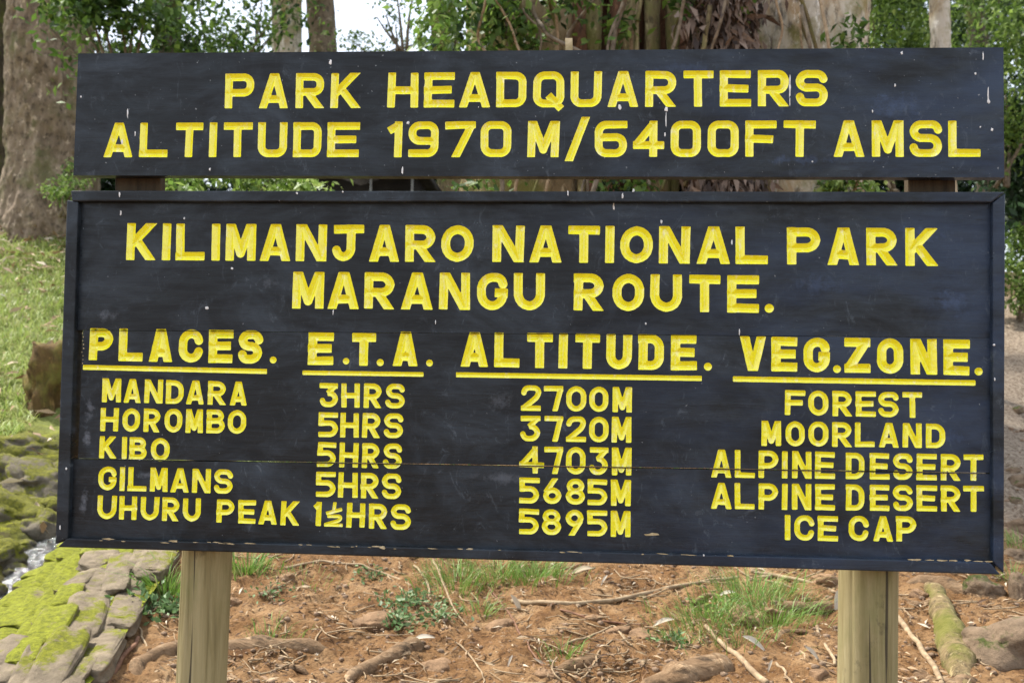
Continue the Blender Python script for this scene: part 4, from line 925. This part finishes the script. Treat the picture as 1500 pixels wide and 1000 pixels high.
for r_ in range(NR):
    s = (r_ + 0.5) / NR; t = -0.0
    while t < 1.0:
        ln = random.uniform(0.07, 0.24); tc = min(t + ln / 2, 1)
        a, b2 = along(A3, tc), along(B3, tc); p = a + (b2 - a) * s; wdt = np.linalg.norm(b2 - a) / NR * 0.52
        Lm = np.linalg.norm(along(A3, min(t + ln, 1)) - along(A3, t)) * 0.5 + 0.012
        p[2] = max(p[2], gz(p[0], p[1])) + 0.012
        me = random.choice(R_MOSS if s < 0.62 + random.uniform(-0.2, 0.2) else R_SOME)
        cross = math.atan2(b2[2] - a[2], np.linalg.norm((b2 - a)[:2]))
        place(me, p + [0, 0, random.uniform(-0.01, 0.012)], (Lm * random.uniform(0.85, 1.05), wdt * random.uniform(0.85, 1.1), random.uniform(0.022, 0.040)), ang + random.uniform(-0.2, 0.2), (-cross + random.uniform(-.2, .2), -slope + random.uniform(-.12, .12)), wl)
        t += ln
v, f = [], []
nA = 24
for i in range(nA + 1):
    a, b2 = along(A3, i / nA), along(B3, i / nA)
    for j in range(9):
        q_ = a + (b2 - a) * (j / 8 * 1.1 - 0.05); q_[2] = max(q_[2], gz(q_[0], q_[1])) + 0.024; v.append(q_)
I = np.arange((nA + 1) * 9).reshape(nA + 1, 9); f = np.stack([I[:-1, :-1], I[1:, :-1], I[1:, 1:], I[:-1, 1:]], -1).reshape(-1, 4)
v = np.array(v); v[:, 2] += 0.014 * fbm(v * 14, 3)
part('mortar', mesh_np('mortar', v, f, True), M_STONE_MOSS, wl)
# stones of the far stream bank
lab_bank = ['dark mossy rock at the left edge beside the dark stream water', 'green rounded rock above the stream at the far left', 'brown mossy boulder half hidden by the lower left frame corner', 'flat dark rock above the splashing water', 'dark wet rock leaning against the left frame rail', 'moss-covered boulder under the grassy bank']
spots = [(-4, 868, 26, 18), (0, 812, 34, 24), (55, 772, 42, 30), (18, 835, 18, 12), (74, 745, 24, 22), (20, 748, 55, 34), (52, 700, 50, 26), (5, 690, 40, 30), (28, 655, 60, 26), (80, 700, 22, 26), (62, 790, 16, 9), (84, 776, 9, 7), (34, 800, 16, 11)]
labs = ['low dark rock at the left edge just above the stream water', 'rounded green rock at the left edge, second above the stream', 'brown weathered rock by the lower left frame corner', 'flat dark rock at the head of the splashing water', 'narrow dark rock against the left frame rail beside the seam', 'broad mossy boulder in the middle of the left stream bank', 'yellow-green mossy boulder beside the letters GILMANS row', 'mossy rock at the left edge under the grass', 'wide moss-covered ledge where the grassy bank ends', 'small brown rock touching the left rail below the shaded hollow',
        'small pale-edged stone beside the foaming water', 'small pebble-like stone under the corner of the frame', 'grey stone wedged between the two larger stream rocks']
for i, ((px, py, w, h), lab) in enumerate(zip(spots, labs)):
    p = gpoint(px, py); d = (p - CAM) @ fwd; s = w / FPX * d
    tag(place(R_BANK[i % 6], p - [0, 0, 0.35 * h / FPX * d], (s, s * 0.9, h / FPX * d), random.uniform(0, 6), (random.uniform(-.2, .2), random.uniform(-.2, .2)), name='rock'), lab, 'rock')
# brown tree stump/rock in the grassy bank
p = gpoint(72, 590); tag(place(rocks(1, bark('brown_stump', [(0.2, (0.05, 0.03, 0.012)), (0.8, (0.16, 0.10, 0.035))], 0.35, (0.16, 0.15, 0.03), seed=31.0), sub=4, amp=1.0)[0], p + [0, 0, 0.05], (0.20, 0.28, 0.36), 0.3, name='tree_stump'), 'brown mossy stump on the grassy bank beside the left frame rail', 'stump')
# right-hand rocks
for (px, py, w, h), lab in zip([(1468, 945, 66, 40), (1440, 862, 26, 20), (1500, 870, 20, 36), (1488, 815, 16, 14), (1493, 770, 14, 11), (1487, 735, 12, 9), (1496, 705, 16, 9), (1484, 690, 9, 6), (1492, 420, 10, 8), (1490, 600, 9, 5)],
                             ['large brown earth-covered boulder with dark moss at lower right', 'soil-covered rock behind the top of the mossy root', 'tall rock at the right edge beside the boulder', 'small stone stacked right of the lower frame corner', 'flat grey stone in the bank right of the frame', 'brown stone above the flat grey stone right of the frame', 'broad flat stone in the bank at the right edge', 'tiny stone on the path side of the right bank', 'reddish rock below the pale weeds at right', 'small stone lying on the pale path at right']):
    p = gpoint(px, py); d = (p - CAM) @ fwd; s = w / FPX * d
    tag(place(random.choice(R_RIGHT), p - [0, 0, 0.25 * h / FPX * d], (s, s * 0.9, h / FPX * d), random.uniform(0, 6), (random.uniform(-.2, .2), random.uniform(-.2, .2)), name='rock'), lab, 'rock')
# clods in the soil
for (px, py, w, h), lab in zip([(727, 918, 23, 16), (548, 912, 30, 22), (800, 985, 14, 8), (905, 925, 22, 12), (940, 930, 18, 10), (345, 880, 10, 8), (1200, 985, 12, 10), (1095, 900, 26, 16), (1130, 895, 20, 10), (640, 975, 20, 12), (870, 905, 14, 9), (1215, 850, 24, 12), (420, 845, 12, 7), (1350, 870, 16, 10)],
                             ['tan angular stone in the bare soil below the gap between columns', 'brown soil-covered stone left of the pale root end', 'small brown clod near the bottom edge under the long stick', 'flat tan clod below the middle of the long stick', 'tan clod beside the thin branch under the long stick', 'small clod just right of the left post', 'small reddish clod left of the right post near the bottom', 'brown clod behind the right grass tuft', 'low clod beside the short log', 'soil lump right of the pale root', 'small clod under the left end of the long stick', 'round tan stone behind the right post under the board', 'small clod right of the grass by the left post', 'brown clod between the right post and the mossy root']):
    p = gpoint(px, py); d = (p - CAM) @ fwd; s = w / FPX * d
    tag(place(random.choice(R_CLOD), p - [0, 0, h / FPX * d * 0.55], (s, s * 0.9, h / FPX * d), random.uniform(0, 6), (random.uniform(-.3, .3), random.uniform(-.3, .3)), name='soil_stone'), lab, 'stone')

# stream water
wv = []
for i in range(70):
    t = i / 69; c = along(CH, t * 0.999); c2 = along(CH, min(t + 0.01, 1)); dr = (c2 - along(CH, max(t - 0.01, 0)))[:2]; dr /= np.linalg.norm(dr); s = np.array([dr[1], -dr[0]])
    for j in range(15):
        o = (j / 14 - 0.5) * 0.52; x, y = c[0] + s[0] * o, c[1] + s[1] * o; wv.append([x, y, c[2] - 0.035 + 0.022 * float(vnoise(np.array([x * 9, y * 9, 2.0]))) + 0.010 * float(vnoise(np.array([x * 30, y * 30, 2.0])))])
I = np.arange(70 * 15).reshape(70, 15); tag(obj('stream_water', mesh_np('stream_water', np.array(wv), np.stack([I[:-1, :-1], I[1:, :-1], I[1:, 1:], I[:-1, 1:]], -1).reshape(-1, 4), True), M_WATER), 'dark splashing water running down the stony channel at lower left', kind='structure')

# ------------------------------------------------------------------ roots and sticks on the soil
def gpath(pts, lift=0.0, n=40, wig=0.006):
    Q = np.array([gpoint(a, b) for a, b in pts]); t = np.linspace(0, len(Q) - 1, n)
    out = np.stack([np.interp(t, np.arange(len(Q)), Q[:, k]) for k in range(3)], -1)
    for _ in range(3): out[1:-1] = (out[:-2] + out[1:-1] * 2 + out[2:]) / 4
    out += wig * np.stack([vnoise(xyz(t * 3 + pts[0][0], 1, 0)), vnoise(xyz(t * 3 + pts[0][0], 5, 0)), vnoise(xyz(t * 3, 9, pts[0][1])) * 0.6], -1)
    out[:, 2] += lift; return out
def stick(name, label, cat, pts, r0, r1, mat, lift=None, seg=12, amp=0.0, wig=0.006, n=40):
    path = gpath(pts, r0 * 0.5 if lift is None else lift, n, wig); rr = np.linspace(r0, r1, n)
    if name == 'tree_root':
        tt = np.linspace(0, 1, n); rr = rr * (1 + 0.30 * vnoise(xyz(tt * 5 + pts[0][0], 3, 0)) + 0.14 * vnoise(xyz(tt * 13 + pts[0][0], 7, 0))) * (0.55 + 0.45 * np.minimum(1, np.minimum(tt, 1 - tt) * 6))
        path[:, 2] -= rr * 0.42 + 0.9 * max(r0, r1) * np.maximum(0, 1 - np.minimum(tt, 1 - tt) * 7); amp = amp * 1.3; seg = max(seg, 22)
    v, fs = tube(path, rr, seg, amp, (9, 9, 9), pts[0][0] * 0.37)
    me = mesh_np(name, v, fs, True); c = path.mean(0); l = np.array(c)
    co = np.empty(len(me.vertices) * 3, np.float32); me.vertices.foreach_get('co', co); me.vertices.foreach_set('co', (co.reshape(-1, 3) - l).astype(np.float32).ravel()); me.update()
    return tag(obj(name, me, mat, loc=tuple(c)), label, cat)
stick('tree_root', 'thick brown root crossing behind the foot of the left post', 'root', [(186, 1000), (205, 965), (262, 948), (350, 948), (420, 945), (500, 948)], 0.052, 0.03, M_ROOT, 0.01, 20, 0.02)
stick('tree_root', 'pale tan root end right of the left post near the bottom edge', 'root', [(500, 995), (545, 975), (585, 955), (622, 938)], 0.020, 0.052, M_ROOT, 0.01, 20, 0.012)
stick('tree_root', 'thick brown root at the bottom edge left of the right post', 'root', [(930, 1010), (980, 992), (1030, 978), (1072, 970)], 0.055, 0.062, M_ROOT, 0.01, 20, 0.014)
stick('tree_root', 'upright mossy root right of the right post', 'root', [(1362, 850), (1374, 880), (1388, 915), (1400, 955), (1412, 1010)], 0.045, 0.062, M_ROOTM, 0.02, 22, 0.018)
stick('tree_root', 'low buried root along the bottom centre', 'root', [(800, 975), (880, 960), (960, 972), (1010, 985)], 0.028, 0.03, M_ROOT, -0.01, 14, 0.012)
stick('tree_root', 'flat root running under the board towards the right boulder', 'root', [(1320, 855), (1370, 848), (1420, 865), (1470, 880)], 0.035, 0.045, M_ROOT, 0.0, 16, 0.014)
stick('short_log', 'short brown log behind the right grass tuft', 'log', [(1150, 893), (1180, 895), (1216, 893)], 0.026, 0.028, M_ROOT, 0.015, 16, 0.006)
for lab_, pts_, a_, b_ in [('thin root looping out of the soil under the right half of the board', [(960, 862), (1010, 885), (1040, 872), (1100, 868), (1160, 878), (1222, 872)], .010, .016), ('thin root running from the thick root to the pale root end', [(400, 968), (450, 985), (510, 978), (560, 990)], .016, .010),
                          ('thin root sinking into the soil at the right bottom', [(1130, 935), (1165, 922), (1200, 930), (1228, 940)], .014, .009), ('bent root between the right post and the mossy root', [(1318, 868), (1335, 885), (1365, 880), (1385, 868)], .014, .012), ('knotted root at the bottom right edge', [(1330, 985), (1360, 990), (1400, 1000), (1440, 990)], .02, .024)]:
    stick('tree_root', lab_, 'root', pts_, a_, b_, M_ROOT, -0.002, 12, 0.006, 0.02)
S = [('long_stick', 'long bent pale stick lying across the soil under the board', 'stick', [(750, 882), (820, 886), (880, 883), (940, 872), (1000, 858), (1060, 848), (1130, 846)], .011, .010, M_TWIG),
     ('long_stick', 'long stick continuing right to the right post under the frame', 'stick', [(1100, 838), (1140, 845), (1180, 852), (1225, 868)], .011, .008, M_TWIG),
     ('stick', 'thick pale stick slanting down to the bottom edge left of the right post', 'stick', [(1034, 918), (1060, 945), (1090, 970), (1122, 1003)], .008, .013, M_TWIG),
     ('stick', 'pale stick slanting down just right of the right post', 'stick', [(1316, 905), (1345, 945), (1368, 980), (1382, 1005)], .012, .010, M_TWIG),
     ('stick', 'reddish stick standing against the stones left of the left post', 'stick', [(150, 1010), (180, 965), (203, 935)], .011, .008, M_TWIGR),
     ('stick', 'thin forked twig beside the leafy herb left of the left post', 'stick', [(193, 890), (205, 925), (215, 955)], .006, .004, M_TWIG),
     ('stick', 'pale curved stick under the left half of the board', 'stick', [(420, 832), (470, 822), (530, 828), (575, 845), (602, 858)], .007, .005, M_TWIG),
     ('stick', 'straight thin stalk slanting across the left plants', 'stick', [(635, 822), (652, 865), (670, 900), (690, 926)], .006, .003, M_TWIG),
     ('stick', 'thin grey twig crossing the herb patch', 'stick', [(565, 840), (590, 865), (630, 900), (660, 925)], .005, .003, M_TWIG),
     ('stick', 'short white stick above the herb patch', 'stick', [(608, 828), (620, 845), (630, 862), (629, 880)], .006, .005, M_TWIG),
     ('stick', 'thin branch parallel below the long stick', 'stick', [(820, 893), (870, 908), (940, 916)], .005, .004, M_TWIGR),
     ('stick', 'pale bent twig in the middle of the soil', 'stick', [(830, 942), (870, 930), (898, 916), (925, 948)], .005, .004, M_TWIG),
     ('stick', 'thin dark stem leaning down through the centre of the soil', 'stick', [(705, 845), (745, 900), (770, 940), (798, 980)], .005, .003, M_TWIGR),
     ('stick', 'short straight twig left of the right post', 'stick', [(1195, 918), (1212, 950), (1226, 975)], .007, .006, M_TWIG),
     ('stick', 'curved twig near the bottom between the stick and the right post', 'stick', [(1138, 972), (1150, 985), (1160, 1003)], .006, .004, M_TWIG),
     ('stick', 'thin arched twig right of the right post', 'stick', [(1322, 890), (1332, 900), (1334, 908)], .004, .003, M_TWIG),
     ('stick', 'slender stalk rising right of the left post', 'stick', [(414, 900), (418, 918), (424, 938)], .004, .003, M_TWIG),
     ('stick', 'short twig leaning by the right end of the thick root', 'stick', [(1290 - 120, 955), (1200, 968), (1224, 975)], .005, .004, M_TWIG),
     ('stick', 'thin twig curving from the pale root end to the bottom edge', 'stick', [(668, 940), (690, 960), (705, 985), (710, 1003)], .004, .003, M_TWIG),
     ('stick', 'long pale branch under the board left of the right post', 'stick', [(1120, 850), (1160, 860), (1190, 872)], .006, .004, M_TWIG)]
for s in S: stick(*s)
# loose twigs
tw = []
def clump(p, k=2.2, lo=-0.12):
    return p[fbm(xyz(p[:, 0] * k, p[:, 1] * k, 12.0), 3) + RNG.normal(0, 0.10, len(p)) > lo]
def soil_points(n, x0, x1, y0, y1):
    px = RNG.uniform(x0, x1, n); py = y0 + (y1 - y0) * RNG.random(n) ** 1.0
    r = fwd + rgt * ((px - 750) / FPX)[:, None] - upv * ((py - 500) / FPX)[:, None]
    t = np.full(n, 3.3)
    for _ in range(200):
        q = CAM + r * t[:, None]; up_ = q[:, 2] > ground(q[:, 0], q[:, 1]); t = np.where(up_, t + 0.02, t)
        if not up_.any(): break
    q = CAM + r * t[:, None]; q[:, 2] = ground(q[:, 0], q[:, 1]); return q
sp = clump(soil_points(760, 250, 1500, 815, 1030), 2.0, 0.0)
for p in sp:
    a = random.uniform(0, 6.28); L = 0.03 + 0.19 * random.random() ** 2; d = np.array([math.cos(a), math.sin(a), random.uniform(-0.05, 0.3)]) * L
    ts = np.linspace(-0.5, 0.5, 5)[:, None]; path = p + [0, 0, 0.008] + d * ts + np.array([-d[1], d[0], 0]) * (ts ** 2) * random.uniform(-0.8, 0.8)
    path[:, 2] = np.maximum(path[:, 2], ground(path[:, 0], path[:, 1]) + 0.002)
    tw.append(tube(path, random.uniform(0.0012, 0.004), 5))
v, fs = join(tw); tag(obj('twig_litter', mesh_np('twig_litter', v, fs, True), M_TWIG), 'small dry twigs scattered on the reddish soil', 'twigs', kind='stuff')
# dead leaf litter
def dead_leaves(pts, smin, smax, asp=0.2):
    n = len(pts); a = RNG.uniform(0, 6.28, n); d = np.stack([np.cos(a), np.sin(a), RNG.normal(0.1, 0.25, n)], -1)
    v, f, t = leaf_mesh(pts + [0, 0, 0.006], smin + (smax - smin) * RNG.random(n) ** 2, seed_dir=d * 2.2, asp=asp, fold=0.5, droop=0.0, bend=0.18); return v, f, np.clip(t * 1.1 - 0.20, 0, 1)
v, f, t = dead_leaves(np.concatenate([clump(soil_points(6500, 230, 1500, 815, 1040), 3.0, 0.0), soil_points(900, 230, 1500, 815, 1040)]), 0.010, 0.06)
tag(obj('leaf_litter', mesh_np('leaf_litter', v, f, tint=t), M_DEAD), 'dry brown leaves littering the soil behind the posts', 'dead leaves', kind='stuff')
for (px, py, L, a, tn, lab) in [(757, 893, 0.12, -1.1, .9, 'pale yellow curled leaf hanging at the left end of the long stick'), (852, 842, 0.13, 0.25, .75, 'pale green-grey leaf under the middle of the board'), (885, 855, 0.06, 1.0, 1.0, 'white dry leaf right of the grey-green leaf'), (1065, 876, 0.09, 0.2, 1.0, 'white leaf scrap left of the right grass tuft'),
                               (1226, 892, 0.13, 1.5, .95, 'pale leaf standing against the left side of the right post'), (747, 975, 0.05, 1.2, 1.0, 'small white scrap near the bottom centre'), (620, 942, 0.10, 0.1, .95, 'whitish dry leaf beside the pale root end'), (972, 918, 0.10, 0.3, .9, 'grey curled leaf at the left of the right plants'),
                               (1105, 950, 0.12, -0.6, 1.0, 'cream dry leaf on the slanting pale stick'), (1128, 982, 0.05, 1.2, .9, 'small pale leaf scrap under the cream leaf'), (1190, 965, 0.09, -0.8, .9, 'brown curled leaf by the twig left of the right post'), (120, 888, 0.09, 0.15, 1.0, 'white leaf on the green mossy stones'), (96, 803, 0.06, -0.5, 1.0, 'white leaf at the lower left corner of the frame'), (20, 903, 0.10, 0.2, 1.0, 'white leaf at the edge of the stream water'), (70, 845, 0.06, 0.9, 1.0, 'small white leaf in the splashing stream')]:
    p = gpoint(px, py, 0.02); 
    d = np.array([[math.cos(a), 0.2, math.sin(a)]]); n_ = 9; ts = np.linspace(0, 1, n_); path = p + d * (ts[:, None] * L - L / 2) + np.array([0, 0, 1]) * (0.12 * L * np.sin(ts * 3.14))[:, None]
    w = 0.10 * L * np.sin(np.clip(ts * 0.96 + 0.02, 0, 1) * math.pi) ** 0.8; sdv = np.cross(d[0], [0, -0.75, 0.65]); sdv = sdv / np.linalg.norm(sdv)
    v = np.concatenate([path + sdv * w[:, None] + [0, -0.3 * L * 0.1, 0], path, path - sdv * w[:, None] + [0, -0.3 * L * 0.1, 0]]) - p
    I = np.arange(n_ - 1); f = np.concatenate([np.stack([I, I + 1, I + 1 + n_, I + n_], -1), np.stack([I + n_, I + 1 + n_, I + 1 + 2 * n_, I + 2 * n_], -1)])
    tag(obj('fallen_leaf', mesh_np('fallen_leaf', v, f, True, tint=np.full(len(v), tn)), M_DEAD, loc=tuple(p)), lab, 'leaf')
# pebbles
pb = []
ico = rock_mesh('p', 3, 1, 0.3); ic = np.empty(len(ico.vertices) * 3); ico.vertices.foreach_get('co', ic); ic = ic.reshape(-1, 3); fi = np.array([list(p.vertices) for p in ico.polygons])
sp = np.concatenate([soil_points(1500, 230, 1500, 815, 1040), soil_points(260, 1430, 1510, 450, 850)])
sc = (0.003 + 0.014 * RNG.random(len(sp)) ** 3)
rot = RNG.uniform(0, 6.28, len(sp)); cr_, sr_ = np.cos(rot), np.sin(rot)
x = ic[None, :, 0] * cr_[:, None] - ic[None, :, 1] * sr_[:, None]; y = ic[None, :, 0] * sr_[:, None] + ic[None, :, 1] * cr_[:, None]
V = np.stack([x, y, np.broadcast_to(ic[None, :, 2] * 0.7, x.shape)], -1) * sc[:, None, None] + sp[:, None, :]
tag(obj('pebbles', mesh_np('pebbles', V.reshape(-1, 3), (fi[None] + (np.arange(len(sp)) * len(ic))[:, None, None]).reshape(-1, 3), True), M_PEB), 'small pebbles and soil crumbs scattered over the bank', 'pebbles', kind='stuff')

# ------------------------------------------------------------------ grass
def blades(pts, hmin, hmax, width, lean=0.45, rng=RNG, dirs=None):
    n = len(pts); h = hmin + (hmax - hmin) * rng.random(n); a = rng.uniform(0, 6.28, n)
    o = np.stack([np.cos(a), np.sin(a), 0 * a], -1)
    ld = o if dirs is None else dirs + o * 0.5
    s = np.stack([-np.sin(a + rng.normal(0, 0.8, n)), np.cos(a), 0 * a], -1); ln = (lean * (0.4 + rng.random(n)))[:, None] * h[:, None]
    w = (width * (0.6 + 0.8 * rng.random(n)))[:, None]
    p0 = pts; p1 = pts + [0, 0, 1] * h[:, None] * 0.6 + ld * ln * 0.35; p2 = pts + [0, 0, 1] * h[:, None] * 0.92 + ld * ln
    v = np.stack([p0 - s * w, p0 + s * w, p1 - s * w * 0.8, p1 + s * w * 0.8, p2], 1).reshape(-1, 3); b = (np.arange(n) * 5)[:, None]
    return v, [(b + [0, 1, 3, 2]), (b + [2, 3, 4])], np.repeat(np.clip(rng.normal(0.5, 0.25, n), 0, 1), 5)
def tuft(name, label, cat, px, py, spread, n, hmin, hmax, mat, width=0.0016, lean=1.0):
    n = int(n * 1.15); c = gpoint(px, py); q = c + RNG.normal(size=(n, 3)) * [spread, spread * 0.8, 0]; q[:, 2] = ground(q[:, 0], q[:, 1])
    dirs = (q - c); dirs[:, 2] = 0; dirs /= (np.linalg.norm(dirs, axis=1)[:, None] + 1e-6)
    v, fs, t = blades(q - c, hmin, hmax, width, lean, dirs=dirs); tag(obj(name, mesh_np(name, v, fs, tint=t), mat, loc=tuple(c)), label, cat, kind='stuff')
tuft('grass_tuft', 'bright grass tuft left of the left post', 'grass', 240, 868, 0.05, 150, 0.06, 0.16, M_GRASS, 0.0028)
tuft('grass_tuft', 'dark green grass just right of the left post under the board', 'grass', 362, 838, 0.06, 150, 0.05, 0.12, M_GRASS, 0.003)
tuft('grass_tuft', 'grass clump under the board right of the white stick', 'grass', 668, 858, 0.10, 260, 0.05, 0.13, M_GRASS)
tuft('grass_tuft', 'bright grass clump under the middle of the board', 'grass', 735, 845, 0.10, 260, 0.05, 0.11, M_GRASS)
tuft('grass_tuft', 'long-bladed grass under the board below the last line of the altitude column', 'grass', 785, 848, 0.10, 240, 0.05, 0.12, M_GRASS)
tuft('grass_tuft', 'small grass tuft beside the tan angular stone', 'grass', 705, 895, 0.04, 60, 0.04, 0.09, M_GRASS)
tuft('grass_tuft', 'thin grass sprouting near the bottom centre', 'grass', 825, 965, 0.04, 50, 0.04, 0.09, M_GRASS)
tuft('grass_tuft', 'upper part of the large grass patch left of the right post', 'grass', 1100, 872, 0.12, 330, 0.06, 0.15, M_GRASS)
tuft('grass_tuft', 'left part of the large grass patch left of the right post', 'grass', 1040, 908, 0.11, 260, 0.05, 0.12, M_GRASS)
tuft('grass_tuft', 'drooping lower grass of the large patch left of the right post', 'grass', 1132, 915, 0.10, 300, 0.06, 0.14, M_GRASS, lean=1.3)
tuft('grass_tuft', 'sparse grass above the slanting pale stick', 'grass', 1085, 945, 0.08, 90, 0.04, 0.09, M_GRASS)
tuft('grass_tuft', 'thin grass right of the left post above the thick root', 'grass', 398, 935, 0.05, 60, 0.03, 0.07, M_GRASS)
tuft('grass_tuft', 'faint grass on the soil below the left half of the board', 'grass', 440, 850, 0.10, 70, 0.02, 0.05, M_GRASS)
tuft('grass_tuft', 'small weeds at the right edge by the boulder', 'grass', 1480, 850, 0.04, 60, 0.04, 0.10, M_GRASS)
tuft('grass_tuft', 'grass at the far right edge beside the stacked stones', 'grass', 1494, 800, 0.05, 90, 0.04, 0.09, M_GRASS)
tuft('grass_tuft', 'short grass at the right end of the soil near the curled leaf', 'grass', 990, 935, 0.05, 70, 0.03, 0.07, M_GRASS)
def herb(label, px, py, r, n, size, mat=M_BLUEG):
    c = gpoint(px, py); root = thing('herb', label, 'plant', tuple(c)); q = c + RNG.normal(size=(n, 3)) * [r, r * 0.8, 0.0]; q[:, 2] = ground(q[:, 0], q[:, 1]) + np.abs(RNG.normal(0.02, 0.02, n))
    v, f, t = leaf_mesh(q, size * (0.6 + 0.8 * RNG.random(n)), asp=0.5, droop=-0.3); part('leaves', mesh_np('leaves', v, f, tint=t), mat, root)
    vf = [tube(np.array([c + RNG.normal(size=3) * [r * 0.2, r * 0.2, 0] - [0, 0, .01], (c + p) / 2 + [0, 0, 0.01], p]), 0.0013, 4) for p in q[:14]]
    v, fs = join(vf); part('stems', mesh_np('stems', v, fs), M_TWIG, root)
herb('blue-green herb at the foot of the grass left of the left post', 222, 895, 0.07, 170, 0.035)
herb('herb with pale leaves close against the left post', 256, 895, 0.04, 90, 0.035)
herb('blue-green creeping herb below the pale curved stick', 600, 885, 0.08, 210, 0.028)
herb('small clover-like herb above the pale root end', 585, 915, 0.05, 130, 0.028)
herb('herb patch right of the thin grey twig', 645, 905, 0.06, 120, 0.026)
herb('grey-green herb under the board near the white stick', 545, 845, 0.05, 80, 0.024)
herb('small herb in the soil right of the left post', 395, 875, 0.05, 60, 0.02)
herb('dark green herb left of the sparse right grass', 985, 945, 0.04, 60, 0.026)
herb('green herb in front of the right grass patch', 1050, 895, 0.07, 130, 0.03, M_LEAFL)
herb('moss-like herb on the left stones by the post', 190, 862, 0.04, 70, 0.02, M_LEAFL)
# grass of the left bank
n = 75000; x = RNG.uniform(-7.5, -1.9, n); y = RNG.uniform(2.4, 10.4, n); dc, _, _ = chan(x, y)
k = (x < -1.7 - 0.18 * y + 0.3) | (x < -2.0); k &= (dc > 0.75) & (y > 3.1 + 0.5 * fbm(xyz(x * 2, y * 2, 0), 2)); k &= fbm(xyz(x * 1.8, y * 1.8, 4), 3) > -0.30
q = np.stack([x[k], y[k], ground(x[k], y[k])], -1)
v, fs, t = blades(q, 0.03, 0.11, 0.005, 1.1)
tag(obj('bank_grass', mesh_np('bank_grass', v, fs, tint=t), M_GRASSP), 'short pale green grass covering the bank left of the sign', 'grass', kind='stuff')
x = np.concatenate([RNG.uniform(-7, -1.6, 1100), RNG.normal(-6.3, 1.0, 2200)]); y = np.concatenate([RNG.uniform(2.6, 10, 1100), RNG.normal(8.6, 0.8, 2200)]); v, f, t = dead_leaves(np.stack([x, y, ground(x, y) + 0.05], -1), 0.05, 0.20, 0.22)
tag(obj('bank_leaf_litter', mesh_np('bank_leaf_litter', v, f, tint=np.clip(t + 0.15, 0, 1)), M_DEAD), 'long dry leaves and bark strips lying on the left grassy bank and round the mottled trunk', 'dead leaves', kind='stuff')
# moss and undergrowth on the forest floor behind the board, and small grass right of it
x = RNG.uniform(-2, 3.4, 9000); y = RNG.uniform(3.6, 10, 9000); k = (x < 1.75) | (y > 7.5); q = np.stack([x[k], y[k], ground(x[k], y[k])], -1)
v, fs, t = blades(q, 0.04, 0.16, 0.006, 0.9); tag(obj('undergrowth', mesh_np('undergrowth', v, fs, tint=t), M_GRASS), 'low green undergrowth behind the board', 'undergrowth', kind='stuff')

# repeats share a group
GROUPS = {'forest_tree': 'forest trees behind the sign', 'rock': 'rocks along the stream and the right edge', 'soil_stone': 'stones half buried in the soil', 'stick': 'dry sticks lying on the soil', 'long_stick': 'dry sticks lying on the soil',
          'tree_root': 'exposed tree roots in the soil', 'fallen_leaf': 'pale fallen leaves', 'leafy_shrub': 'shrubs behind the sign', 'low_shrub': 'low plants behind the sign', 'dark_shrub': 'dark shrubs behind the sign', 'herb': 'small herbs on the soil', 'grass_tuft': 'grass tufts on the soil', 'leafy_branches': 'wispy branches in the sky gap'}
for o in scene.objects:
    k = o.name.split('.')[0]
    if o.parent is None and k in GROUPS: o['group'] = GROUPS[k]
